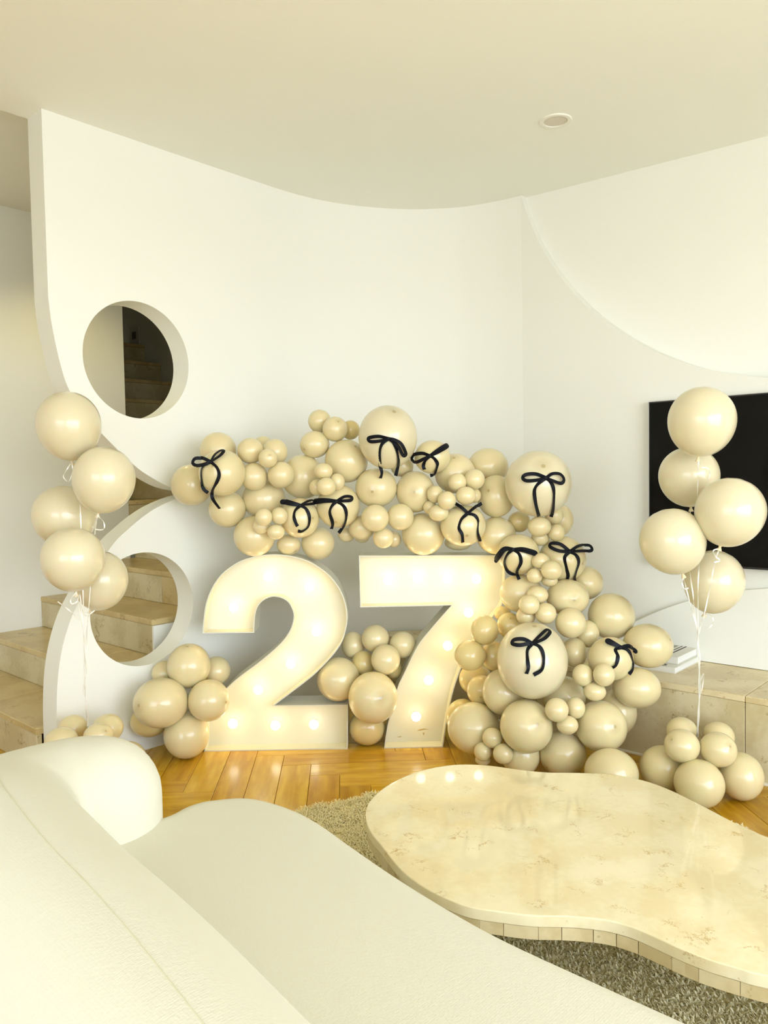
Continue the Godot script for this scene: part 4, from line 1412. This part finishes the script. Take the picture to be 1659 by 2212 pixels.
	bal(Vector3(0.542, 0.627, -3.540), 0.0384, 0.0362, Vector3(0.92, 0.29, -0.25), garland, "dark shadowed balloon at the inner corner of the seven behind the garland", "latex_deep")
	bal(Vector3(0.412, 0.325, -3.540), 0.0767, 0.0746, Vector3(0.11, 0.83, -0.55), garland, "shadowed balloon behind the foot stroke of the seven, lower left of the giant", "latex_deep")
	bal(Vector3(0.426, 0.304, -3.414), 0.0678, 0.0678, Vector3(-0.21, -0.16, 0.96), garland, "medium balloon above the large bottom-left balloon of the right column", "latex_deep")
	bal(Vector3(0.502, 0.333, -3.290), 0.0891, 0.0990, Vector3(0.96, -0.25, -0.13), garland, "large balloon directly below left of the giant balloon by the seven")
	bal(Vector3(0.767, 0.301, -3.300), 0.0933, 0.0914, Vector3(0.24, 0.81, -0.53), garland, "plain balloon partly hidden below right of the giant balloon by the seven")
	bal(Vector3(0.807, 0.440, -3.134), 0.0425, 0.0453, Vector3(-0.30, -0.94, -0.18), garland, "left tiny balloon of the trio below the rightmost bow")
	bal(Vector3(0.880, 0.454, -3.083), 0.0436, 0.0464, Vector3(-0.50, -0.82, -0.28), garland, "right tiny balloon of the trio below the rightmost bow")
	bal(Vector3(0.848, 0.379, -3.106), 0.0458, 0.0374, Vector3(-0.13, -0.99, -0.11), garland, "bottom tiny balloon of the trio below the rightmost bow")
	bal(Vector3(0.855, 0.454, -3.220), 0.0233, 0.0194, Vector3(-0.81, 0.06, -0.58), garland, "sliver of a tiny balloon behind the trio below the rightmost bow")
	bal(Vector3(1.052, 0.364, -3.204), 0.0983, 0.0848, Vector3(-0.68, -0.61, -0.41), garland, "large balloon in front of the stone bench below the rightmost bow")
	bal(Vector3(0.995, 0.235, -3.289), 0.0831, 0.0990, Vector3(0.95, 0.27, -0.16), garland, "pale large balloon behind the trio and the low right balloon")
	bal(Vector3(0.375, 0.169, -3.315), 0.1137, 0.1097, Vector3(0.89, 0.29, -0.35), garland, "large shiny balloon at the bottom left of the right column beside the seven's foot")
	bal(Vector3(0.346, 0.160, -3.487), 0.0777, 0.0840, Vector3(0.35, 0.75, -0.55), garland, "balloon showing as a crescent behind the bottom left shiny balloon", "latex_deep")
	bal(Vector3(0.572, 0.233, -3.129), 0.1083, 0.1083, Vector3(0.24, 0.36, 0.90), garland, "large balloon in the lower middle of the right column, tip dot right of centre")
	bal(Vector3(0.880, 0.228, -3.127), 0.1044, 0.1044, Vector3(0.27, 0.28, 0.92), garland, "large balloon in the lower right of the right column, tip dot at right")
	bal(Vector3(0.678, 0.327, -3.040), 0.0467, 0.0476, Vector3(0.65, 0.64, -0.41), garland, "left tiny balloon of the trio between the two large lower balloons")
	bal(Vector3(0.768, 0.315, -3.100), 0.0392, 0.0439, Vector3(0.86, 0.44, -0.28), garland, "right tiny balloon of the trio between the two large lower balloons")
	bal(Vector3(0.725, 0.258, -3.060), 0.0433, 0.0378, Vector3(0.75, 0.55, -0.36), garland, "bottom tiny balloon of the trio between the two large lower balloons")
	bal(Vector3(0.438, 0.170, -3.178), 0.0421, 0.0421, Vector3(-0.85, -0.40, -0.33), garland, "top tiny balloon of the trio low on the bottom left shiny balloon")
	bal(Vector3(0.400, 0.107, -3.192), 0.0384, 0.0394, Vector3(0.43, 0.71, -0.56), garland, "left tiny balloon of the trio low on the bottom left shiny balloon")
	bal(Vector3(0.475, 0.117, -3.135), 0.0415, 0.0415, Vector3(0.92, -0.38, -0.08), garland, "right tiny balloon of the trio low on the bottom left shiny balloon")
	bal(Vector3(0.407, 0.047, -3.260), 0.0334, 0.0255, Vector3(-0.39, -0.92, -0.06), garland, "sliver of a tiny balloon under the trio at the bottom left shiny balloon")
	bal(Vector3(0.559, 0.085, -3.206), 0.0830, 0.0849, Vector3(-0.86, -0.34, -0.38), garland, "balloon on the floor behind the table edge, left of the bottom row")
	bal(Vector3(0.733, 0.094, -3.185), 0.0977, 0.0939, Vector3(-0.77, -0.43, 0.47), garland, "large balloon on the floor in the middle of the bottom row")
	bal(Vector3(0.876, 0.093, -2.973), 0.1038, 0.0930, Vector3(-0.24, -0.97, -0.07), garland, "large pale balloon on the floor at the right of the bottom row")
	bal(Vector3(-0.162, 0.453, -3.719), 0.0571, 0.0660, Vector3(-0.10, 0.85, -0.52), middle, "leftmost upper balloon of the stack between the numerals, touching the two")
	bal(Vector3(-0.052, 0.497, -3.660), 0.0661, 0.0661, Vector3(0.84, -0.48, -0.25), middle, "topmost balloon of the stack between the two and the seven")
	bal(Vector3(0.078, 0.468, -3.642), 0.0625, 0.0636, Vector3(0.50, -0.85, -0.14), middle, "balloon of the middle stack touching the slanted side of the seven")
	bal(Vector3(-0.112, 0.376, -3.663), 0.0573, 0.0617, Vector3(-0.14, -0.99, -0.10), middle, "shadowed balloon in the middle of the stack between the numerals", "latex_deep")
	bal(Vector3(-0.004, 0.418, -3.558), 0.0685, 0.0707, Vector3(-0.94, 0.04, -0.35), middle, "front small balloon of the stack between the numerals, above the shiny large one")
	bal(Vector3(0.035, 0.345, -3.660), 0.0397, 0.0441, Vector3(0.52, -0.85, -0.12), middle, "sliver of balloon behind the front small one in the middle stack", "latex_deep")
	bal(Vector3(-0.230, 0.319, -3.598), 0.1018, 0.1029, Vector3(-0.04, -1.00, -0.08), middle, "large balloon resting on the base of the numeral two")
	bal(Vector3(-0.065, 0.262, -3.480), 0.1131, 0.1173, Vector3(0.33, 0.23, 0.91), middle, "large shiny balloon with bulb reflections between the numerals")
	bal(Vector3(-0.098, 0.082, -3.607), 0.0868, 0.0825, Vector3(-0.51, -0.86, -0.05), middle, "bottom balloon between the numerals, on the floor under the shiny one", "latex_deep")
	bal(Vector3(-0.913, 0.416, -3.514), 0.0983, 0.1015, Vector3(0.04, 0.95, 0.31), cluster, "top front balloon of the cluster left of the numeral two, tip dot on top")
	bal(Vector3(-0.813, 0.360, -3.628), 0.0677, 0.0699, Vector3(0.74, -0.55, -0.38), cluster, "greyish balloon between the left cluster and the diagonal of the two")
	bal(Vector3(-1.052, 0.360, -3.600), 0.0585, 0.0607, Vector3(-0.65, -0.76, 0.03), cluster, "pale balloon behind the upper left of the cluster left of the two")
	bal(Vector3(-1.016, 0.276, -3.408), 0.1210, 0.1107, Vector3(-0.56, 0.15, 0.81), cluster, "wide left balloon of the cluster left of the two, tip dot at its left")
	bal(Vector3(-0.808, 0.274, -3.440), 0.0932, 0.0932, Vector3(0.92, 0.01, 0.40), cluster, "right balloon of the left cluster overlapping the edge of the two")
	bal(Vector3(-1.104, 0.158, -3.520), 0.0869, 0.0720, Vector3(-0.76, 0.58, -0.31), cluster, "shadowed balloon under the wide left balloon of the left cluster", "latex_deep")
	bal(Vector3(-0.922, 0.107, -3.473), 0.1024, 0.1066, Vector3(-0.92, -0.39, 0.02), cluster, "bottom balloon of the left cluster touching the wooden floor")
	bal(Vector3(-1.312, 0.248, -3.160), 0.0590, 0.0552, Vector3(0.07, 0.76, -0.65), left_foot, "back left balloon of the bouquet weight behind the sofa")
	bal(Vector3(-1.168, 0.244, -3.165), 0.0629, 0.0591, Vector3(0.12, 0.75, -0.65), left_foot, "back right balloon of the bouquet weight behind the sofa")
	bal(Vector3(-1.166, 0.251, -3.055), 0.0589, 0.0478, Vector3(0.70, 0.51, 0.51), left_foot, "front balloon of the bouquet weight behind the sofa, with a tip dot")
	bal(Vector3(-1.302, 0.245, -3.020), 0.0636, 0.0509, Vector3(-0.15, -0.99, 0.02), left_foot, "left balloon of the bouquet weight mostly hidden by the sofa")
	bal(Vector3(-1.119, 0.073, -3.257), 0.0765, 0.0784, Vector3(0.19, -0.98, -0.08), left_foot, "lower right balloon of the bouquet weight, just past the sofa back")
	bal(Vector3(1.187, 0.223, -3.060), 0.0608, 0.0571, Vector3(0.96, -0.26, 0.09), right_foot, "back left small balloon of the bouquet weight by the stone bench")
	bal(Vector3(1.335, 0.202, -3.060), 0.0608, 0.0571, Vector3(0.55, -0.82, 0.15), right_foot, "back right small balloon of the bouquet weight by the stone bench")
	bal(Vector3(1.133, 0.215, -2.920), 0.0659, 0.0633, Vector3(-0.75, 0.54, 0.39), right_foot, "front left small balloon of the bouquet weight by the bench, dot at left")
	bal(Vector3(1.264, 0.205, -2.901), 0.0681, 0.0655, Vector3(0.31, 0.47, 0.83), right_foot, "front right small balloon of the bouquet weight by the bench, dot at right")
	bal(Vector3(1.098, 0.089, -3.020), 0.0927, 0.0891, Vector3(-0.78, -0.35, -0.52), right_foot, "left large balloon of the bouquet weight by the bench")
	bal(Vector3(1.175, 0.090, -2.860), 0.0912, 0.0895, Vector3(0.92, 0.35, -0.15), right_foot, "front large balloon of the bouquet weight at the table edge")
	bal(Vector3(1.361, 0.091, -2.923), 0.0836, 0.0906, Vector3(-0.71, -0.05, -0.70), right_foot, "right large balloon of the bouquet weight by the bench")
	var left_float := "floating balloons of the left bouquet"
	var right_float := "floating balloons of the right bouquet"
	helium(Vector3(-1.219, 1.495, -3.000), 0.1206, 0.1281, Vector3(-0.06, 1.00, 0.00), left_float, "topmost floating balloon of the left bouquet, beside the partition edge")
	helium(Vector3(-1.063, 1.283, -2.930), 0.1152, 0.1216, Vector3(0.20, 0.98, 0.00), left_float, "second floating balloon of the left bouquet, right of the others")
	helium(Vector3(-1.299, 1.138, -3.120), 0.1255, 0.1203, Vector3(-0.12, 0.99, 0.00), left_float, "floating balloon half hidden behind the others at the left of the left bouquet")
	helium(Vector3(-1.180, 0.984, -2.900), 0.1166, 0.1161, Vector3(-0.05, 1.00, 0.00), left_float, "large front floating balloon low in the left bouquet")
	helium(Vector3(-1.151, 0.875, -3.100), 0.1061, 0.1158, Vector3(0.35, 0.94, 0.00), left_float, "lowest floating balloon of the left bouquet, behind the front one")
	helium(Vector3(1.179, 1.459, -2.850), 0.1197, 0.1234, Vector3(0.10, 1.00, 0.00), right_float, "topmost floating balloon of the right bouquet, across the television corner")
	helium(Vector3(1.211, 1.255, -3.050), 0.1153, 0.1139, Vector3(-0.06, 1.00, 0.00), right_float, "floating balloon behind the top one in the right bouquet")
	helium(Vector3(1.253, 1.126, -2.780), 0.1210, 0.1203, Vector3(0.27, 0.96, 0.00), right_float, "rightmost floating balloon of the right bouquet, before the television")
	helium(Vector3(1.070, 1.017, -2.850), 0.1180, 0.1183, Vector3(-0.29, 0.96, 0.00), right_float, "leftmost floating balloon of the right bouquet")
	helium(Vector3(1.290, 0.842, -3.000), 0.1134, 0.1192, Vector3(0.27, 0.96, 0.00), right_float, "lowest floating balloon of the right bouquet, under the television")


func make_bows() -> void:
	bow(Vector3(-0.722, 1.302, -3.449), 0.1038, "black bow with long trailing tails on the leftmost large balloon of the garland", Vector2(-0.44, 0.45), [
		[Vector2(-0.71, 0.57), Vector2(-1.01, 0.57), Vector2(-1.10, 0.39), Vector2(-0.92, 0.28), Vector2(-0.65, 0.33)],
		[Vector2(-0.26, 0.69), Vector2(-0.02, 0.82), Vector2(0.07, 0.78), Vector2(-0.05, 0.63), Vector2(-0.32, 0.48)],
		[Vector2(-0.71, 0.30), Vector2(-0.84, 0.09), Vector2(-0.84, -0.34), Vector2(-0.77, -0.64), Vector2(-0.59, -0.82)],
		[Vector2(-0.20, 0.21), Vector2(-0.12, -0.10), Vector2(-0.26, -0.46), Vector2(-0.41, -0.76), Vector2(-0.41, -1.06), Vector2(-0.14, -1.51)]])
	bow(Vector3(-0.385, 1.090, -3.515), 0.0899, "black bow with a round curled tail above the curve of the numeral two", Vector2(0.03, 0.60), [
		[Vector2(-0.39, 0.62), Vector2(-0.78, 0.70), Vector2(-0.76, 0.79), Vector2(-0.36, 0.69)],
		[Vector2(0.39, 0.74), Vector2(0.67, 0.74), Vector2(0.60, 0.60), Vector2(0.24, 0.58)],
		[Vector2(-0.22, 0.35), Vector2(-0.29, 0.07), Vector2(-0.22, -0.18), Vector2(-0.12, -0.39)],
		[Vector2(0.31, 0.39), Vector2(0.46, -0.00), Vector2(0.39, -0.43), Vector2(0.10, -0.63), Vector2(-0.11, -0.61)]])
	bow(Vector3(-0.209, 1.141, -3.526), 0.0997, "black bow with two wavy tails right of the one above the numeral two", Vector2(-0.07, 0.21), [
		[Vector2(-0.52, 0.20), Vector2(-0.93, 0.15), Vector2(-0.93, 0.23), Vector2(-0.52, 0.26)],
		[Vector2(0.25, 0.37), Vector2(0.51, 0.34), Vector2(0.47, 0.21), Vector2(0.19, 0.20)],
		[Vector2(-0.29, -0.01), Vector2(-0.38, -0.30), Vector2(-0.26, -0.75), Vector2(-0.33, -1.01)],
		[Vector2(0.25, -0.04), Vector2(0.35, -0.43), Vector2(0.25, -0.81), Vector2(-0.01, -1.20)]])
	bow(Vector3(0.023, 1.448, -3.460), 0.1373, "black bow with a drooping right loop on the topmost giant balloon", Vector2(0.02, -0.04), [
		[Vector2(-0.26, 0.03), Vector2(-0.53, -0.01), Vector2(-0.49, -0.11), Vector2(-0.21, -0.10)],
		[Vector2(0.20, -0.08), Vector2(0.38, -0.20), Vector2(0.50, -0.48), Vector2(0.42, -0.51), Vector2(0.28, -0.25)],
		[Vector2(-0.18, -0.20), Vector2(-0.26, -0.46), Vector2(-0.26, -0.87), Vector2(-0.21, -1.12), Vector2(-0.26, -1.30)],
		[Vector2(0.15, -0.13), Vector2(0.28, -0.41), Vector2(0.32, -0.77), Vector2(0.23, -1.23)]])
	bow(Vector3(0.225, 1.358, -3.519), 0.0794, "black bow tilted upwards on the balloon right of the topmost giant one", Vector2(-0.13, 0.06), [
		[Vector2(-0.49, 0.19), Vector2(-0.94, 0.10), Vector2(-1.02, -0.12), Vector2(-0.76, -0.23), Vector2(-0.40, -0.08)],
		[Vector2(0.23, 0.31), Vector2(0.66, 0.56), Vector2(0.68, 0.45), Vector2(0.27, 0.22)],
		[Vector2(-0.36, -0.17), Vector2(-0.49, -0.44), Vector2(-0.42, -0.66)],
		[Vector2(0.09, -0.08), Vector2(0.27, -0.35), Vector2(0.25, -0.57), Vector2(0.09, -0.93), Vector2(-0.13, -1.02)]])
	bow(Vector3(0.356, 1.046, -3.468), 0.0980, "black ribbon crossed like an X above the bar of the numeral seven", Vector2(0.21, 0.52), [
		[Vector2(-0.04, 0.68), Vector2(-0.33, 0.90), Vector2(-0.25, 0.93)],
		[Vector2(0.50, 0.72), Vector2(0.77, 0.90), Vector2(0.82, 0.97)],
		[Vector2(-0.07, 0.25), Vector2(-0.18, -0.11), Vector2(-0.04, -0.40), Vector2(-0.02, -0.74)],
		[Vector2(0.54, 0.39), Vector2(0.68, 0.11), Vector2(0.63, -0.33), Vector2(0.73, -0.72)]])
	bow(Vector3(0.684, 1.229, -3.400), 0.1462, "black bow with straight hanging tails on the right giant balloon of the arch", Vector2(0.22, 0.16), [
		[Vector2(-0.06, 0.26), Vector2(-0.32, 0.24), Vector2(-0.39, 0.15), Vector2(-0.29, 0.08), Vector2(-0.01, 0.10)],
		[Vector2(0.37, 0.26), Vector2(0.56, 0.24), Vector2(0.65, 0.10), Vector2(0.58, -0.00), Vector2(0.37, 0.08)],
		[Vector2(-0.01, -0.01), Vector2(-0.11, -0.20), Vector2(-0.08, -0.53), Vector2(0.01, -0.94)],
		[Vector2(0.37, -0.01), Vector2(0.44, -0.25), Vector2(0.42, -0.63), Vector2(0.36, -0.98)]])
	bow(Vector3(0.598, 0.914, -3.429), 0.0923, "black bow drooping left with a curled tail at the corner of the numeral seven", Vector2(-0.23, 0.23), [
		[Vector2(-0.56, 0.26), Vector2(-0.79, 0.04), Vector2(-0.97, -0.27), Vector2(-0.87, -0.24), Vector2(-0.56, 0.19)],
		[Vector2(0.19, 0.24), Vector2(0.66, 0.09), Vector2(0.64, 0.01), Vector2(0.19, 0.15)],
		[Vector2(-0.49, -0.00), Vector2(-0.64, -0.38), Vector2(-0.49, -0.76), Vector2(-0.11, -0.94)],
		[Vector2(0.04, -0.00), Vector2(0.11, -0.38), Vector2(-0.07, -0.83), Vector2(0.04, -1.21), Vector2(0.15, -1.55)]])
	bow(Vector3(0.805, 0.884, -3.473), 0.1055, "black bow with two wide loops right of the corner of the numeral seven", Vector2(0.29, 0.31), [
		[Vector2(-0.05, 0.55), Vector2(-0.38, 0.57), Vector2(-0.42, 0.44), Vector2(-0.11, 0.31)],
		[Vector2(0.62, 0.51), Vector2(1.02, 0.54), Vector2(1.09, 0.34), Vector2(0.62, 0.31)],
		[Vector2(0.09, 0.07), Vector2(0.15, -0.33), Vector2(0.22, -0.73), Vector2(0.02, -1.03), Vector2(-0.20, -1.06)],
		[Vector2(0.55, 0.14), Vector2(0.65, -0.13), Vector2(0.55, -0.53), Vector2(0.47, -0.80), Vector2(0.54, -1.03)]])
	bow(Vector3(0.604, 0.500, -3.157), 0.1508, "small black bow on the giant balloon beside the lower stroke of the seven", Vector2(0.00, 0.43), [
		[Vector2(-0.20, 0.51), Vector2(-0.42, 0.48), Vector2(-0.46, 0.38), Vector2(-0.30, 0.35), Vector2(-0.10, 0.40)],
		[Vector2(0.18, 0.60), Vector2(0.35, 0.74), Vector2(0.42, 0.68), Vector2(0.30, 0.53), Vector2(0.10, 0.44)],
		[Vector2(-0.12, 0.25), Vector2(-0.12, 0.00), Vector2(-0.10, -0.20), Vector2(-0.15, -0.34)],
		[Vector2(0.20, 0.33), Vector2(0.29, 0.10), Vector2(0.25, -0.20), Vector2(0.03, -0.36)]])
	bow(Vector3(0.937, 0.495, -3.184), 0.0910, "rightmost black bow of the garland, near the books", Vector2(0.42, 0.50), [
		[Vector2(0.13, 0.56), Vector2(-0.11, 0.61), Vector2(-0.09, 0.70), Vector2(0.17, 0.59)],
		[Vector2(0.72, 0.56), Vector2(0.97, 0.38), Vector2(0.94, 0.32), Vector2(0.68, 0.49)],
		[Vector2(0.20, 0.38), Vector2(0.30, 0.08), Vector2(0.22, -0.25), Vector2(0.06, -0.38)],
		[Vector2(0.76, 0.34), Vector2(0.95, -0.08), Vector2(0.93, -0.38), Vector2(0.76, -0.63)]])


func make_streamers() -> void:
	streamer("white curling ribbon hanging from the topmost left balloon with one curl", "curling ribbons of the left bouquet", [Vector3(-1.208, 1.355, -2.990), Vector3(-1.205, 1.319, -2.990), Vector3(-1.194, 1.265, -2.980), Vector3(-1.175, 1.199, -2.970), Vector3(-1.173, 1.095, -2.970), Vector3(-1.180, 0.913, -2.985), Vector3(-1.179, 0.732, -2.980), Vector3(-1.181, 0.531, -2.980), Vector3(-1.191, 0.455, -2.990), Vector3(-1.188, 0.378, -3.000), Vector3(-1.209, 0.281, -3.060)],
		[Vector3(-1.208, 1.350, -2.990), Vector3(-1.227, 1.316, -2.980), Vector3(-1.234, 1.293, -2.970), Vector3(-1.215, 1.274, -2.970), Vector3(-1.202, 1.306, -2.980)])
	streamer("white curling ribbon of the second left-bouquet balloon, curled under its knot", "curling ribbons of the left bouquet", [Vector3(-1.087, 1.146, -2.920), Vector3(-1.095, 1.114, -2.920), Vector3(-1.122, 1.058, -2.970), Vector3(-1.151, 0.875, -2.990), Vector3(-1.168, 0.677, -2.980), Vector3(-1.176, 0.531, -2.980), Vector3(-1.195, 0.455, -2.990), Vector3(-1.184, 0.378, -3.000), Vector3(-1.212, 0.281, -3.060)],
		[Vector3(-1.087, 1.141, -2.920), Vector3(-1.059, 1.118, -2.900), Vector3(-1.060, 1.092, -2.900), Vector3(-1.094, 1.090, -2.920), Vector3(-1.115, 1.100, -2.930)])
	streamer("white curling ribbon from the half-hidden balloon of the left bouquet", "curling ribbons of the left bouquet", [Vector3(-1.263, 0.996, -3.080), Vector3(-1.202, 0.857, -3.000), Vector3(-1.182, 0.696, -2.980), Vector3(-1.185, 0.531, -2.980), Vector3(-1.186, 0.455, -2.990), Vector3(-1.193, 0.378, -3.000), Vector3(-1.207, 0.281, -3.060)],
		[Vector3(-1.191, 0.734, -2.970), Vector3(-1.204, 0.760, -2.950), Vector3(-1.230, 0.784, -2.950), Vector3(-1.269, 0.810, -2.960)])
	streamer("white curling ribbon from the front floating balloon of the left bouquet, with a tight curl", "curling ribbons of the left bouquet", [Vector3(-1.169, 0.858, -2.890), Vector3(-1.168, 0.818, -2.900), Vector3(-1.169, 0.721, -2.940), Vector3(-1.175, 0.625, -2.970), Vector3(-1.178, 0.531, -2.980), Vector3(-1.193, 0.455, -2.990), Vector3(-1.186, 0.378, -3.000), Vector3(-1.210, 0.281, -3.060)],
		[Vector3(-1.169, 0.853, -2.890), Vector3(-1.185, 0.832, -2.880), Vector3(-1.183, 0.814, -2.880), Vector3(-1.171, 0.818, -2.900), Vector3(-1.160, 0.846, -2.900), Vector3(-1.162, 0.796, -2.920)])
	streamer("white curling ribbon from the lowest floating balloon of the left bouquet", "curling ribbons of the left bouquet", [Vector3(-1.191, 0.747, -3.080), Vector3(-1.172, 0.728, -3.000), Vector3(-1.177, 0.623, -2.980), Vector3(-1.183, 0.531, -2.980), Vector3(-1.189, 0.455, -2.990), Vector3(-1.190, 0.378, -3.000), Vector3(-1.208, 0.281, -3.060)],
		[Vector3(-1.182, 0.754, -3.060), Vector3(-1.153, 0.763, -3.030), Vector3(-1.159, 0.757, -3.020), Vector3(-1.177, 0.746, -3.000), Vector3(-1.183, 0.772, -2.980)])
	streamer("white curling ribbon from the topmost balloon of the right bouquet with a wavy curl", "curling ribbons of the right bouquet", [Vector3(1.165, 1.316, -2.850), Vector3(1.186, 1.250, -2.900), Vector3(1.192, 1.187, -2.920), Vector3(1.207, 1.037, -2.950), Vector3(1.190, 0.926, -2.900), Vector3(1.170, 0.846, -2.860), Vector3(1.178, 0.727, -2.880), Vector3(1.187, 0.625, -2.900), Vector3(1.190, 0.554, -2.900), Vector3(1.200, 0.450, -2.920), Vector3(1.209, 0.333, -2.950), Vector3(1.224, 0.221, -3.000)],
		[Vector3(1.165, 1.312, -2.850), Vector3(1.174, 1.288, -2.850), Vector3(1.206, 1.281, -2.860), Vector3(1.213, 1.257, -2.860), Vector3(1.208, 1.226, -2.870)])
	streamer("white curling ribbon from the second balloon of the right bouquet", "curling ribbons of the right bouquet", [Vector3(1.210, 1.126, -3.030), Vector3(1.189, 1.070, -2.990), Vector3(1.173, 0.948, -2.950), Vector3(1.148, 0.885, -2.880), Vector3(1.155, 0.810, -2.870), Vector3(1.164, 0.745, -2.880), Vector3(1.189, 0.625, -2.900), Vector3(1.187, 0.554, -2.900), Vector3(1.204, 0.450, -2.920), Vector3(1.206, 0.333, -2.950), Vector3(1.228, 0.220, -3.000)],
		[Vector3(1.200, 0.450, -2.920), Vector3(1.206, 0.500, -2.900), Vector3(1.206, 0.470, -2.900), Vector3(1.206, 0.411, -2.920)])
	streamer("white curling ribbon from the rightmost balloon of the right bouquet, curled at its knot", "curling ribbons of the right bouquet", [Vector3(1.216, 0.993, -2.780), Vector3(1.210, 0.963, -2.790), Vector3(1.210, 0.909, -2.820), Vector3(1.207, 0.844, -2.840), Vector3(1.194, 0.739, -2.860), Vector3(1.187, 0.683, -2.880), Vector3(1.184, 0.626, -2.900), Vector3(1.194, 0.554, -2.900), Vector3(1.197, 0.451, -2.920), Vector3(1.213, 0.333, -2.950), Vector3(1.221, 0.221, -3.000)],
		[Vector3(1.216, 0.991, -2.780), Vector3(1.188, 0.983, -2.770), Vector3(1.198, 0.961, -2.770), Vector3(1.213, 0.947, -2.770), Vector3(1.192, 0.941, -2.770)])
	streamer("white curling ribbon from the leftmost balloon of the right bouquet with a shiny curl", "curling ribbons of the right bouquet", [Vector3(1.111, 0.878, -2.850), Vector3(1.125, 0.836, -2.860), Vector3(1.148, 0.761, -2.870), Vector3(1.168, 0.701, -2.880), Vector3(1.188, 0.625, -2.900), Vector3(1.188, 0.554, -2.900), Vector3(1.202, 0.450, -2.920), Vector3(1.207, 0.333, -2.950), Vector3(1.226, 0.220, -3.000)],
		[Vector3(1.111, 0.874, -2.850), Vector3(1.103, 0.857, -2.840), Vector3(1.112, 0.836, -2.840), Vector3(1.130, 0.837, -2.850)])
	streamer("white curling ribbon from the lowest balloon of the right bouquet with a hooked curl", "curling ribbons of the right bouquet", [Vector3(1.243, 0.706, -2.980), Vector3(1.217, 0.688, -2.940), Vector3(1.192, 0.661, -2.900), Vector3(1.185, 0.625, -2.900), Vector3(1.192, 0.554, -2.900), Vector3(1.198, 0.451, -2.920), Vector3(1.211, 0.333, -2.950), Vector3(1.222, 0.221, -3.000)],
		[Vector3(1.246, 0.711, -2.980), Vector3(1.261, 0.713, -2.960), Vector3(1.266, 0.695, -2.950), Vector3(1.259, 0.675, -2.950), Vector3(1.246, 0.662, -2.950)])
